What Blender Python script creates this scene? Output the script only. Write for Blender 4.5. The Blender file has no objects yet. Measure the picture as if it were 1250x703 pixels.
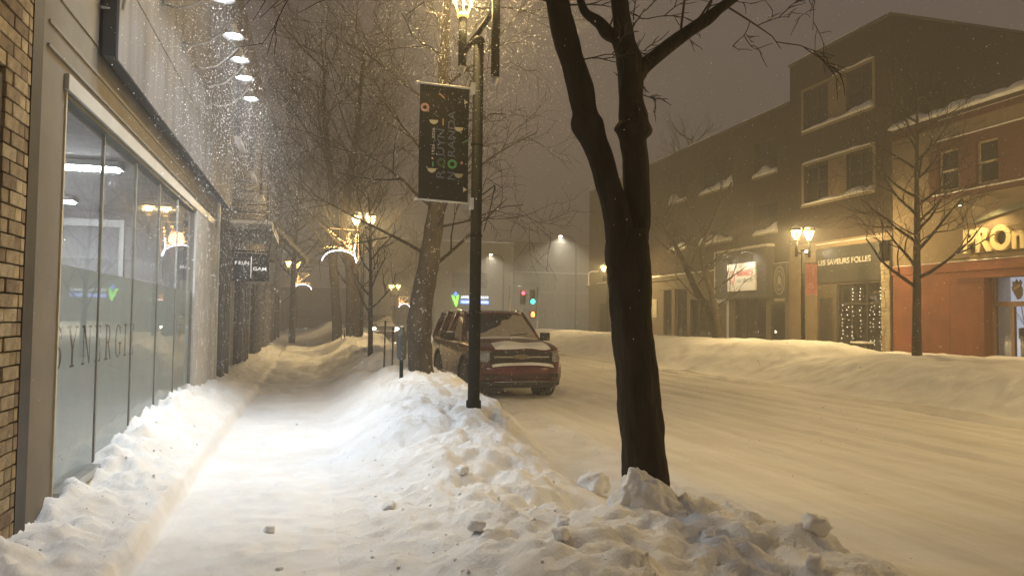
import bpy, bmesh, math, random
import numpy as np
from mathutils import Vector, Matrix, noise
PI = math.pi
R = math.radians
sc = bpy.context.scene
COL = sc.collection

# ------------------------------------------------------------------ camera
cam_d = bpy.data.cameras.new('camera')
cam_d.sensor_width = 36.0
cam_d.lens = 905.0 / 1250.0 * 36.0
cam_d.clip_start = 0.05
cam_d.clip_end = 1200
cam = bpy.data.objects.new('camera', cam_d)
COL.objects.link(cam)
yaw, pitch, roll = R(15.11), R(2.372), R(0.7)
fw = Vector((math.sin(yaw)*math.cos(pitch), math.cos(yaw)*math.cos(pitch), math.sin(pitch)))
rt = Vector((math.cos(yaw), -math.sin(yaw), 0))
up = rt.cross(fw)
r2 = rt*math.cos(roll) + up*math.sin(roll)
u2 = -rt*math.sin(roll) + up*math.cos(roll)
cam.matrix_world = Matrix(((r2.x, u2.x, -fw.x, 0), (r2.y, u2.y, -fw.y, 0), (r2.z, u2.z, -fw.z, 1.72), (0, 0, 0, 1)))
sc.camera = cam

# ------------------------------------------------------------------ world, exposure
world = bpy.data.worlds.new('World')
sc.world = world
world.use_nodes = True
wn = world.node_tree.nodes
bg = wn['Background']
bg.inputs[0].default_value = (0.090, 0.071, 0.064, 1)      # night cloud lit by the town
bg.inputs[1].default_value = 1.0
sc.view_settings.view_transform = 'Standard'
sc.view_settings.look = 'None'
sc.view_settings.exposure = 0.45
sc.view_settings.gamma = 1.0
sc.render.engine = 'CYCLES'
cy = sc.cycles
cy.max_bounces = 5
cy.diffuse_bounces = 3
cy.glossy_bounces = 3
cy.transmission_bounces = 3
cy.volume_bounces = 0
cy.transparent_max_bounces = 16
cy.caustics_reflective = False
cy.caustics_refractive = False
cy.use_denoising = True
cy.sample_clamp_indirect = 4.0
cy.sample_clamp_direct = 0.0

WARM = (1.0, 0.70, 0.30)
COOL = (0.76, 0.88, 1.0)

def point_light(name, loc, power, color, radius=0.08):
    l = bpy.data.lights.new(name, 'POINT')
    l.energy = power; l.color = color; l.shadow_soft_size = radius
    o = bpy.data.objects.new(name, l); COL.objects.link(o); o.location = loc
    return o

def spot_light(name, loc, target, power, color, angle, blend=0.5, radius=0.04):
    l = bpy.data.lights.new(name, 'SPOT')
    l.energy = power; l.color = color; l.shadow_soft_size = radius
    l.spot_size = R(angle); l.spot_blend = blend
    o = bpy.data.objects.new(name, l); COL.objects.link(o)
    o.location = loc
    d = Vector(target) - Vector(loc)
    o.rotation_euler = d.to_track_quat('-Z', 'Y').to_euler()
    return o

# ------------------------------------------------------------------ materials
MATS = {}
def mat(name, color, rough=0.7, metal=0.0, var=0.15, scale=6.0, bump=0.0, bscale=40.0, emit=None, estr=0.0,
        snow=0.0, stretch=(1, 1, 1), color2=None, coat=0.0, sampling=None, spec=None):
    """procedural surface; snow > 0 lets clinging snow grow in patches"""
    if name in MATS: return MATS[name]
    m = bpy.data.materials.new(name); m.use_nodes = True
    nt = m.node_tree; N = nt.nodes; L = nt.links
    b = N['Principled BSDF']
    b.inputs['Roughness'].default_value = rough
    b.inputs['Metallic'].default_value = metal
    if spec is not None: b.inputs['Specular IOR Level'].default_value = spec
    if coat: b.inputs['Coat Weight'].default_value = coat
    tc = N.new('ShaderNodeTexCoord')
    mp = N.new('ShaderNodeMapping'); mp.inputs['Scale'].default_value = stretch
    L.new(tc.outputs['Object'], mp.inputs[0])
    nz = N.new('ShaderNodeTexNoise'); nz.inputs['Scale'].default_value = scale
    nz.inputs['Detail'].default_value = 5; nz.inputs['Roughness'].default_value = 0.6
    L.new(mp.outputs[0], nz.inputs['Vector'])
    mx = N.new('ShaderNodeMix'); mx.data_type = 'RGBA'
    c2 = color2 or tuple(min(1, c*(1+var)) for c in color)
    c1 = color if color2 else tuple(c*(1-var) for c in color)
    mx.inputs['A'].default_value = (*c1, 1); mx.inputs['B'].default_value = (*c2, 1)
    mr = N.new('ShaderNodeMapRange'); mr.inputs['From Min'].default_value = 0.35; mr.inputs['From Max'].default_value = 0.65
    L.new(nz.outputs['Fac'], mr.inputs['Value']); L.new(mr.outputs[0], mx.inputs['Factor'])
    out = mx.outputs['Result']
    if snow > 0:
        n2 = N.new('ShaderNodeTexNoise'); n2.inputs['Scale'].default_value = scale*2.3
        n2.inputs['Detail'].default_value = 8; n2.inputs['Roughness'].default_value = 0.7
        L.new(tc.outputs['Object'], n2.inputs['Vector'])
        r2_ = N.new('ShaderNodeMapRange'); r2_.inputs['From Min'].default_value = 0.66-snow*0.3; r2_.inputs['From Max'].default_value = 0.72-snow*0.3
        L.new(n2.outputs['Fac'], r2_.inputs['Value'])
        m2 = N.new('ShaderNodeMix'); m2.data_type = 'RGBA'
        L.new(r2_.outputs[0], m2.inputs['Factor']); L.new(out, m2.inputs['A'])
        m2.inputs['B'].default_value = (0.75, 0.76, 0.78, 1)
        out = m2.outputs['Result']
    L.new(out, b.inputs['Base Color'])
    if bump:
        nb = N.new('ShaderNodeTexNoise'); nb.inputs['Scale'].default_value = bscale; nb.inputs['Detail'].default_value = 6
        L.new(mp.outputs[0], nb.inputs['Vector'])
        bp = N.new('ShaderNodeBump'); bp.inputs['Strength'].default_value = bump; bp.inputs['Distance'].default_value = 0.02
        L.new(nb.outputs['Fac'], bp.inputs['Height']); L.new(bp.outputs[0], b.inputs['Normal'])
    if emit:
        b.inputs['Emission Color'].default_value = (*emit, 1)
        b.inputs['Emission Strength'].default_value = estr
    if sampling: m.cycles.emission_sampling = sampling
    MATS[name] = m
    return m

def snow_material(name, fine=55.0, strength=0.5, dirt=0.0, dist=0.02, tint=(0.82, 0.83, 0.85), stretch=None, lo=0.88):
    m = bpy.data.materials.new(name); m.use_nodes = True
    nt = m.node_tree; N = nt.nodes; L = nt.links; b = N['Principled BSDF']
    b.inputs['Roughness'].default_value = 0.75
    b.inputs['Specular IOR Level'].default_value = 0.25
    tc = N.new('ShaderNodeTexCoord')
    n1 = N.new('ShaderNodeTexNoise'); n1.inputs['Scale'].default_value = 1.7; n1.inputs['Detail'].default_value = 8; n1.inputs['Roughness'].default_value = 0.65
    if stretch:
        mpp = N.new('ShaderNodeMapping'); mpp.inputs['Scale'].default_value = stretch
        L.new(tc.outputs['Object'], mpp.inputs[0]); L.new(mpp.outputs[0], n1.inputs['Vector']); tint = tuple(tint)
    else: L.new(tc.outputs['Object'], n1.inputs['Vector'])
    mx = N.new('ShaderNodeMix'); mx.data_type = 'RGBA'
    mx.inputs['A'].default_value = (tint[0]*lo, tint[1]*(lo-.02), tint[2]*(lo-.05), 1); mx.inputs['B'].default_value = (*tint, 1)
    mr = N.new('ShaderNodeMapRange'); mr.inputs['From Min'].default_value = 0.35; mr.inputs['From Max'].default_value = 0.6
    L.new(n1.outputs['Fac'], mr.inputs['Value']); L.new(mr.outputs[0], mx.inputs['Factor'])
    out = mx.outputs['Result']
    if dirt > 0:
        n3 = N.new('ShaderNodeTexNoise'); n3.inputs['Scale'].default_value = 14; n3.inputs['Detail'].default_value = 6; n3.inputs['Roughness'].default_value = 0.75
        L.new(tc.outputs['Object'], n3.inputs['Vector'])
        r3 = N.new('ShaderNodeMapRange'); r3.inputs['From Min'].default_value = 0.62; r3.inputs['From Max'].default_value = 0.72; r3.inputs['To Max'].default_value = dirt
        L.new(n3.outputs['Fac'], r3.inputs['Value'])
        m3 = N.new('ShaderNodeMix'); m3.data_type = 'RGBA'
        L.new(r3.outputs[0], m3.inputs['Factor']); L.new(out, m3.inputs['A'])
        m3.inputs['B'].default_value = (0.42, 0.36, 0.30, 1)
        out = m3.outputs['Result']
    L.new(out, b.inputs['Base Color'])
    h1 = N.new('ShaderNodeTexNoise'); h1.inputs['Scale'].default_value = fine; h1.inputs['Detail'].default_value = 8; h1.inputs['Roughness'].default_value = 0.7
    h2 = N.new('ShaderNodeTexNoise'); h2.inputs['Scale'].default_value = fine*0.2; h2.inputs['Detail'].default_value = 6
    L.new(tc.outputs['Object'], h1.inputs['Vector']); L.new(tc.outputs['Object'], h2.inputs['Vector'])
    ad = N.new('ShaderNodeMath'); ad.operation = 'MULTIPLY_ADD'; ad.inputs[1].default_value = 0.35
    L.new(h1.outputs['Fac'], ad.inputs[0]); L.new(h2.outputs['Fac'], ad.inputs[2])
    bp = N.new('ShaderNodeBump'); bp.inputs['Strength'].default_value = strength; bp.inputs['Distance'].default_value = dist
    L.new(ad.outputs[0], bp.inputs['Height']); L.new(bp.outputs[0], b.inputs['Normal'])
    MATS[name] = m
    return m

def glass_material(name, tint=(0.8, 0.85, 0.84), ior=1.5, haze=0.0):
    """thin pane: fresnel mix of mirror and clear, a little snow dust"""
    m = bpy.data.materials.new(name); m.use_nodes = True
    nt = m.node_tree; N = nt.nodes; L = nt.links
    for n in list(N):
        if n.type == 'BSDF_PRINCIPLED': N.remove(n)
    out = [n for n in N if n.type == 'OUTPUT_MATERIAL'][0]
    tr = N.new('ShaderNodeBsdfTransparent'); tr.inputs[0].default_value = (*tint, 1)
    gl = N.new('ShaderNodeBsdfGlossy'); gl.inputs['Roughness'].default_value = 0.02; gl.inputs[0].default_value = (0.9, 0.9, 0.9, 1)
    fr = N.new('ShaderNodeFresnel'); fr.inputs[0].default_value = ior
    m1 = N.new('ShaderNodeMixShader'); L.new(fr.outputs[0], m1.inputs[0]); L.new(tr.outputs[0], m1.inputs[1]); L.new(gl.outputs[0], m1.inputs[2])
    df = N.new('ShaderNodeBsdfDiffuse'); df.inputs[0].default_value = (0.7, 0.72, 0.73, 1)
    tc = N.new('ShaderNodeTexCoord'); nz = N.new('ShaderNodeTexNoise'); nz.inputs['Scale'].default_value = 3; nz.inputs['Detail'].default_value = 8
    L.new(tc.outputs['Object'], nz.inputs['Vector'])
    mr = N.new('ShaderNodeMapRange'); mr.inputs['From Min'].default_value = 0.45; mr.inputs['From Max'].default_value = 0.8
    mr.inputs['To Min'].default_value = haze*0.3; mr.inputs['To Max'].default_value = haze*2+0.02
    L.new(nz.outputs['Fac'], mr.inputs['Value'])
    m2 = N.new('ShaderNodeMixShader'); L.new(mr.outputs[0], m2.inputs[0]); L.new(m1.outputs[0], m2.inputs[1]); L.new(df.outputs[0], m2.inputs[2])
    L.new(m2.outputs[0], out.inputs['Surface'])
    MATS[name] = m
    return m

SNOW = snow_material('snow_packed', 55, 0.55, 0.0)
SNOWB = snow_material('snow_bank_lumpy', 38, 0.9, 0.45, 0.035)
SNOWR = snow_material('snow_road', 22, 0.45, 0.0, 0.02, (0.84, 0.83, 0.80), (1.7, 0.16, 1.0), 0.84)
SNOWC = snow_material('snow_cap', 40, 0.4, 0.0, 0.02)
GLASS = glass_material('window_glass', (0.92, 0.94, 0.94), haze=0.03)
GLASSD = glass_material('dark_glass', (0.35, 0.38, 0.4), 1.6, 0.02)
CARGLASS = glass_material('car_glass', (0.06, 0.07, 0.08), 1.5, 0.03)

# ------------------------------------------------------------------ object helpers
def tag(o, label=None, cat=None, group=None, kind=None):
    if label: o['label'] = label
    if cat: o['category'] = cat
    if group: o['group'] = group
    if kind: o['kind'] = kind
    return o

def thing(name, label, cat, loc=(0, 0, 0), rz=0.0, group=None):
    o = bpy.data.objects.new(name, None); COL.objects.link(o)
    o.location = loc; o.rotation_euler = (0, 0, rz)
    o.empty_display_size = 0.2
    return tag(o, label, cat, group)

def copy_tree(o, parent=None):
    c = o.copy(); COL.objects.link(c)
    if parent: c.parent = parent
    for ch in [x for x in o.children]: copy_tree(ch, c)
    return c

class MB:
    """collects shapes, builds them as one mesh object"""
    def __init__(s): s.v = []; s.f = []; s.mi = []; s.cur = 0; s.smooth = []
    def add(s, vs, fs, smooth=False):
        n = len(s.v); s.v += [tuple(v) for v in vs]
        for f in fs: s.f.append(tuple(i+n for i in f)); s.mi.append(s.cur); s.smooth.append(smooth)
        return s
    def box(s, a, b, bevel=0.0):
        x0, x1 = sorted((a[0], b[0])); y0, y1 = sorted((a[1], b[1])); z0, z1 = sorted((a[2], b[2]))
        v = [(x0,y0,z0),(x1,y0,z0),(x1,y1,z0),(x0,y1,z0),(x0,y0,z1),(x1,y0,z1),(x1,y1,z1),(x0,y1,z1)]
        return s.add(v, [(0,3,2,1),(4,5,6,7),(0,1,5,4),(1,2,6,5),(2,3,7,6),(3,0,4,7)])
    def obox(s, c, ax, ay, az):
        c = Vector(c); ax = Vector(ax); ay = Vector(ay); az = Vector(az)
        v = [c+sx*ax+sy*ay+sz*az for sz in (-1,1) for sy, sx in ((-1,-1),(-1,1),(1,1),(1,-1))]
        return s.add(v, [(0,3,2,1),(4,5,6,7),(0,1,5,4),(1,2,6,5),(2,3,7,6),(3,0,4,7)])
    def tube(s, pts, rad, n=8, caps=True, jitter=0.0, rng=None):
        pts = [Vector(p) for p in pts]
        if not isinstance(rad, (list, tuple)): rad = [rad]*len(pts)
        base = len(s.v); prev = None
        for i, p in enumerate(pts):
            d = (pts[min(i+1, len(pts)-1)] - pts[max(i-1, 0)])
            if d.length < 1e-9: d = Vector((0,0,1))
            d.normalize()
            if prev is None:
                a = Vector((0,0,1)) if abs(d.z) < 0.9 else Vector((1,0,0))
                u = d.cross(a).normalized()
            else:
                u = (prev - d*prev.dot(d))
                u = u.normalized() if u.length > 1e-6 else d.orthogonal().normalized()
            prev = u; w = d.cross(u)
            for k in range(n):
                t = 2*PI*k/n; rr = rad[i]
                if jitter and rng: rr *= 1+rng.uniform(-jitter, jitter)
                q = p + (u*math.cos(t)+w*math.sin(t))*rr
                s.v.append((q.x, q.y, q.z))
        for i in range(len(pts)-1):
            for k in range(n):
                a = base+i*n+k; b = base+i*n+(k+1) % n
                s.f.append((a, b, b+n, a+n)); s.mi.append(s.cur); s.smooth.append(True)
        if caps and n > 2:
            s.f.append(tuple(base+k for k in reversed(range(n)))); s.mi.append(s.cur); s.smooth.append(False)
            e = base+(len(pts)-1)*n
            s.f.append(tuple(e+k for k in range(n))); s.mi.append(s.cur); s.smooth.append(False)
        return s
    def lathe(s, c, prof, n=16, axis='z', caps=True):
        c = Vector(c)
        base = len(s.v)
        for r_, h in prof:
            for k in range(n):
                t = 2*PI*k/n; a, b = r_*math.cos(t), r_*math.sin(t)
                q = {'z': (a, b, h), 'x': (h, a, b), 'y': (a, h, b)}[axis]
                s.v.append(tuple(c+Vector(q)))
        for i in range(len(prof)-1):
            for k in range(n):
                a = base+i*n+k; b = base+i*n+(k+1) % n
                s.f.append((a, b, b+n, a+n)); s.mi.append(s.cur); s.smooth.append(True)
        for e, rev in ((0, True), (len(prof)-1, False)):
            if caps and prof[e][0] > 1e-4:
                idx = [base+e*n+k for k in range(n)]
                s.f.append(tuple(reversed(idx)) if rev else tuple(idx)); s.mi.append(s.cur); s.smooth.append(False)
        return s
    def ball(s, c, r, n=8, m=6, sq=(1,1,1)):
        prof = [(math.sin(PI*i/m), -math.cos(PI*i/m)) for i in range(m+1)]
        base = len(s.v); c = Vector(c)
        for a, h in prof:
            for k in range(n):
                t = 2*PI*k/n
                s.v.append((c.x+r*sq[0]*a*math.cos(t), c.y+r*sq[1]*a*math.sin(t), c.z+r*sq[2]*h))
        for i in range(m):
            for k in range(n):
                a = base+i*n+k; b = base+i*n+(k+1) % n
                s.f.append((a, b, b+n, a+n)); s.mi.append(s.cur); s.smooth.append(True)
        return s
    def quad(s, a, b, c, d): return s.add([a, b, c, d], [(0,1,2,3)])
    def prism(s, poly, origin, U, V, W, depth):
        """polygon in the U,V plane, extruded along W"""
        o = Vector(origin); U = Vector(U); V = Vector(V); W = Vector(W)
        n = len(poly)
        vs = [o+U*p[0]+V*p[1] for p in poly] + [o+U*p[0]+V*p[1]+W*depth for p in poly]
        fs = [tuple(range(n))[::-1], tuple(range(n, 2*n))] + [(i, (i+1) % n, n+(i+1) % n, n+i) for i in range(n)]
        return s.add(vs, fs)
    def mesh(s, name, mats, bevel=0.0):
        me = bpy.data.meshes.new(name)
        me.from_pydata(s.v, [], s.f)
        if not isinstance(mats, (list, tuple)): mats = [mats]
        for m in mats: me.materials.append(m)
        me.polygons.foreach_set('material_index', s.mi)
        me.polygons.foreach_set('use_smooth', s.smooth)
        if bevel:
            bm = bmesh.new(); bm.from_mesh(me)
            bmesh.ops.remove_doubles(bm, verts=bm.verts, dist=1e-5)
            bmesh.ops.bevel(bm, geom=bm.edges[:], offset=bevel, segments=2, profile=0.7, affect='EDGES', clamp_overlap=True)
            bm.to_mesh(me); bm.free()
        me.update()
        return me
    def build(s, name, mats, parent=None, bevel=0.0, label=None, cat=None, group=None, kind=None, loc=None):
        o = bpy.data.objects.new(name, s.mesh(name, mats, bevel)); COL.objects.link(o)
        if parent: o.parent = parent
        if loc: o.location = loc
        return tag(o, label, cat, group, kind)

def text_obj(name, txt, size, origin, U, V, W, material, parent=None, extrude=0.01, bold=0.0, width=None, align='LEFT', spacing=1.0, bevel=0.0):
    """lettering in real mesh: U reads along, V up, W out of the face"""
    c = bpy.data.curves.new(name, 'FONT'); c.body = txt; c.size = size; c.extrude = extrude
    c.offset = bold; c.align_x = align; c.space_character = spacing; c.bevel_depth = bevel
    t = bpy.data.objects.new(name, c); COL.objects.link(t)
    dg = bpy.context.evaluated_depsgraph_get()
    me = bpy.data.meshes.new_from_object(t.evaluated_get(dg))
    bpy.data.objects.remove(t); bpy.data.curves.remove(c)
    n = len(me.vertices); co = np.zeros(n*3); me.vertices.foreach_get('co', co); co = co.reshape(-1, 3)
    if width:
        w0 = co[:, 0].max()-co[:, 0].min()
        co[:, 0] = (co[:, 0]-co[:, 0].min())*width/w0
    M = np.array([list(U), list(V), list(W)])
    co = co @ M + np.array(origin)
    me.vertices.foreach_set('co', co.ravel()); me.materials.clear(); me.materials.append(material); me.update()
    o = bpy.data.objects.new(name, me); COL.objects.link(o)
    if parent: o.parent = parent
    return o

LU, LV, LW = (0, 1, 0), (0, 0, 1), (1, 0, 0)          # lettering on the left wall
RU, RV, RW = (0, -1, 0), (0, 0, 1), (-1, 0, 0)        # lettering on the right facades
FU, FV, FW = (1, 0, 0), (0, 0, 1), (0, -1, 0)         # lettering that faces back down the street

def facade(mb, P, u0, u1, v0, v1, holes, depth):
    """a wall sheet with real openings and their reveals; P(u,v,w) maps to the world, w goes inwards"""
    us = sorted({u0, u1, *[h[0] for h in holes], *[h[1] for h in holes]})
    vs = sorted({v0, v1, *[h[2] for h in holes], *[h[3] for h in holes]})
    for i in range(len(us)-1):
        for j in range(len(vs)-1):
            cu, cv = (us[i]+us[i+1])/2, (vs[j]+vs[j+1])/2
            if any(h[0] < cu < h[1] and h[2] < cv < h[3] for h in holes): continue
            mb.quad(P(us[i], vs[j], 0), P(us[i+1], vs[j], 0), P(us[i+1], vs[j+1], 0), P(us[i], vs[j+1], 0))
    for h in list(holes) + [(u0, u1, v0, v1)]:
        a, b, c, d = h
        mb.quad(P(a, c, 0), P(a, c, depth), P(a, d, depth), P(a, d, 0))
        mb.quad(P(b, c, 0), P(b, c, depth), P(b, d, depth), P(b, d, 0))
        mb.quad(P(a, c, 0), P(b, c, 0), P(b, c, depth), P(a, c, depth))
        mb.quad(P(a, d, 0), P(b, d, 0), P(b, d, depth), P(a, d, depth))
    return mb

def fbm(x, y, s, o=4, seed=0.0):
    return noise.fractal(Vector((x*s+seed, y*s-seed*0.7, seed*1.3)), 0.9, 2.1, o)

def sm(a, b, x):
    t = min(1.0, max(0.0, (x-a)/(b-a))); return t*t*(3-2*t)

def lerp_table(t, x):
    if x <= t[0][0]: return t[0][1]
    for (a, va), (b, vb) in zip(t, t[1:]):
        if x <= b: return va+(vb-va)*sm(a, b, x)
    return t[-1][1]

# ------------------------------------------------------------------ the snow surface
CREST = [(0, 0.42), (4, 0.44), (5.4, 0.33), (6.4, 0.34), (7.5, 0.50), (8.6, 0.64), (9.6, 0.74), (11, 0.84), (13, 0.78), (15, 0.66), (18, 0.72), (24, 0.66), (30, 0.8), (46, 0.8)]
FOOT = [(0, 3.9), (3.4, 3.85), (4.8, 3.5), (5.4, 2.8), (6.6, 3.0), (7.5, 2.9), (9, 3.15), (12, 3.15), (14, 3.0), (20, 3.1), (30, 3.6), (50, 3.6)]
RCREST = [(0, 0.80), (14, 0.80), (17, 0.80), (18.6, 0.76), (19.6, 0.70), (20.4, 0.95), (21.4, 1.10), (24, 1.02), (30, 0.98), (50, 1.0)]

def blocks(x, y, s, seed, amp):
    """broken slabs thrown by the plough: each voronoi cell sits at its own height and tilt"""
    d, p = noise.voronoi(Vector((x*s+seed, y*s*0.85, seed)))
    c = p[0]; h = noise.cell(Vector((c.x*7.3, c.y*7.3, c.z*7.3)))
    tx = noise.cell(Vector((c.x*3.1+9, c.y*5.3, 1.0)))-0.5; ty = noise.cell(Vector((c.x*4.7, c.y*2.9+5, 2.0)))-0.5
    e = sm(0.0, 0.16, d[1]-d[0])
    return amp*(h*e + (tx*(x*s+seed-c.x)+ty*(y*s*0.85-c.y))*0.9*e)

def pits(x, y, s, seed):
    d, p = noise.voronoi(Vector((x*s+seed, y*s*0.7, seed)))
    return sm(0.30, 0.08, d[0])

def snow_z(x, y):
    cross = sm(50, 54, y)*(1-sm(66, 70, y))            # the side street
    n1 = fbm(x, y, 0.9, 3, 3.1); n2 = fbm(x, y, 3.3, 4, 9.7)
    z = 0.0
    if x < 3.9:
        walk = 0.20 + 0.012*n1 + 0.010*n2
        walk += 0.25*sm(22, 34, y)*0.5 + 0.10*sm(14.0, 15.5, y)*(1+n1)*0.6
        if y > 13:                                      # drifted walk beyond the swept part
            walk += 0.10*n1*sm(13, 17, y)
        if x < -0.7:
            edge = -1.02 + 0.03*fbm(0.0, y, 1.2, 2, 5.0)
            t = sm(edge+0.02, edge-0.035, x)
            hw = lerp_table([(0, 0.36), (4.8, 0.37), (6.2, 0.40), (7.4, 0.52), (8.5, 0.60), (11, 0.66), (13, 0.56), (15, 0.50), (60, 0.45)], y)
            rise = sm(edge, -1.72, x)
            step = 0.13
            lump = abs(fbm(x, y, 4.5, 4, 1.7))*0.085 + 0.05*n2
            wb = walk*0 + 0.20 + step + (hw-0.20-step)*rise + lump*(0.25+rise)
            if 0 < y < 14: wb += blocks(x, y, 6.5, 1.9, 0.035)*sm(-1.05, -1.3, x) - 0.030*pits(x, y, 5.0, 6.6) + blocks(x, y, 14.0, 4.1, 0.014)
            z = walk*(1-t) + wb*t
        else:
            z = walk + (blocks(x, y, 7.0, 5.5, 0.012) - 0.022*pits(x, y, 2.6, 7.7)*sm(-.1, .2, n1+.2) if 0 < y < 14 else 0)
        c = lerp_table(CREST, y); ft = lerp_table(FOOT, y) + 0.12*n1
        l0 = 0.15 + 0.12*fbm(0.0, y, 0.8, 2, 2.0)
        up_ = sm(l0, 1.45, x)
        hump = (c - 0.20)*up_
        top = z + hump + (0.075*n1 + 0.055*n2)*up_
        ridged = 0.5 - abs(fbm(x, y, 2.2, 5, 21.0))
        top += 0.085*ridged*up_*sm(0.2, 1.0, x)
        top += 0.034*fbm(x, y, 9.0, 4, 33.0)*up_ + 0.05*max(0.0, fbm(x, y, 5.0, 3, 51.0)-0.25)*up_
        if 0 < y < 14 and up_ > 0.02:
            mk = sm(-0.15, 0.35, fbm(x, y, 1.1, 2, 41.0))
            top += (blocks(x, y, 4.2, 3.3, (0.050 if y > 8 else 0.018+0.032*sm(6, 8, y)))*mk + blocks(x, y, 11.0, 8.1, 0.012)*(0.3+mk) - 0.018*pits(x, y, 5.5, 2.2))*up_
        down = 1 - sm(ft-1.15, ft, x)
        z = top*down + 0.004*n2*(1-down)
        # the mound thrown up round the near tree
        d = math.hypot(x-2.25, (y-4.85)*1.0)
        z += 0.10*math.exp(-(d/0.38)**2)
        z -= 0.20*math.exp(-((x-2.15)/0.40)**2-((y-5.6)/0.50)**2)*(1 if z > 0.1 else 0)
        z = max(z, 0.0 + 0.004*n2)
        # crumbs left by the plough along the kerb
        if 3.2 < x < 4.1 and y < 15:
            e = math.exp(-((x-3.66-0.06*n1)/0.10)**2)
            z += e*max(0.0, fbm(x, y, 9.0, 3, 12.0))*0.09
    elif x > 12.0:
        c = lerp_table(RCREST, y)
        f0 = 12.35 + 0.25*n1
        rise = sm(f0, 15.0, x + 0.08*n2)
        z = c*rise**0.85
        z += (0.09*n1 + 0.014*n2)*sm(12.3, 14, x)
        z += 0.04*(0.5-abs(fbm(x*0.7, y*1.0, 0.6, 2, 8.0)))*sm(12.6, 14.5, x)
        z -= (c-0.72)*sm(16.2, 19.0, x)
        if 19.0 < y < 20.4: z -= 0.0
        z = max(z, 0.0)
    if 3.4 < x < 12.6:
        r = 0.010*fbm(x*1.0, y*0.22, 1.0, 4, 4.4) + 0.006*n2
        for cx, w, dd in ((5.6, 0.18, 0.012), (7.4, 0.20, 0.016), (8.9, 0.16, 0.014), (10.6, 0.22, 0.020), (11.55, 0.16, 0.075), (12.0, 0.10, -0.05), (9.7, 0.12, 0.03), (8.2, 0.12, 0.025)):
            cxx = cx + 0.12*fbm(0, y, 0.12, 2, cx)
            r -= dd*math.exp(-((x-cxx)/w)**2)*(0.5+0.8*fbm(cx, y, 0.5, 2, 1.0))
            r += dd*0.6*math.exp(-((x-cxx-w*1.3)/(w*0.5))**2)*(0.6+fbm(cx, y, 1.4, 3, 6.0))
        r = r*1.9 + 0.02*abs(fbm(x, y*0.35, 2.6, 4, 14.0))
        w = sm(3.4, 4.1, x)*(1-sm(11.9, 12.6, x))
        z += r*w + 0.02*w
    if cross > 0: z = z*(1-cross) + 0.02*cross
    # ploughed piles at the far corner
    if y > 26 and x < 1.6: z += 0.45*math.exp(-((y-47)/2.5)**2)*math.exp(-((x-0.5)/1.6)**2)*(1-cross)
    return z

YS = list(np.arange(-15, 2, 0.4)) + list(np.arange(2, 12, 0.035)) + list(np.arange(12, 20, 0.07)) + list(np.arange(20, 52, 0.25)) + list(np.arange(52, 84, 1.0)) + [84]
def surface(name, xs, m):
    nx = len(xs); ny = len(YS)
    co = np.zeros((ny, nx, 3))
    for j, y in enumerate(YS):
        for i, x in enumerate(xs): co[j, i] = (x, y, snow_z(x, y))
    idx = np.arange(nx*ny).reshape(ny, nx)
    f = np.stack([idx[:-1, :-1], idx[:-1, 1:], idx[1:, 1:], idx[1:, :-1]], -1).reshape(-1, 4)
    me = bpy.data.meshes.new(name)
    me.vertices.add(nx*ny); me.vertices.foreach_set('co', co.ravel())
    me.loops.add(f.size); me.loops.foreach_set('vertex_index', f.ravel().astype(np.int32))
    me.polygons.add(len(f)); me.polygons.foreach_set('loop_start', np.arange(0, f.size, 4, dtype=np.int32))
    me.polygons.foreach_set('use_smooth', np.ones(len(f), dtype=bool))
    me.update(calc_edges=True); me.materials.append(m)
    o = bpy.data.objects.new(name, me); COL.objects.link(o)
    return tag(o, kind='structure')

surface('sidewalk', list(np.arange(-2.2, -1.2, 0.04)) + list(np.arange(-1.2, 0.2, 0.035)) + [0.2], SNOW)
surface('snow_bank', list(np.arange(0.2, 3.9, 0.035)) + [3.9], SNOWB)
surface('road', list(np.arange(3.9, 12.0, 0.12)) + [12.0], SNOWR)
surface('snow_bank', list(np.arange(12.0, 20.3, 0.12)) + [20.3], snow_material('snow_far_bank', 12, 0.6, 0.25, 0.03))
g = MB()
g.quad((-150, -60, -0.12), (170, -60, -0.12), (170, 190, -0.12), (-150, 190, -0.12))
g.build('ground', SNOWR, kind='structure')
g = MB(); g.quad((-60, 84, 0.02), (90, 84, 0.02), (90, 150, 0.02), (-60, 150, 0.02)); g.quad((-60, 51, 0.0), (-2.2, 51, 0.0), (-2.2, 84, 0.0), (-60, 84, 0.0)); g.quad((20.3, 51, 0.0), (90, 51, 0.0), (90, 84, 0.0), (20.3, 84, 0.0))
g.build('side_street', SNOWR, kind='structure')

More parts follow.
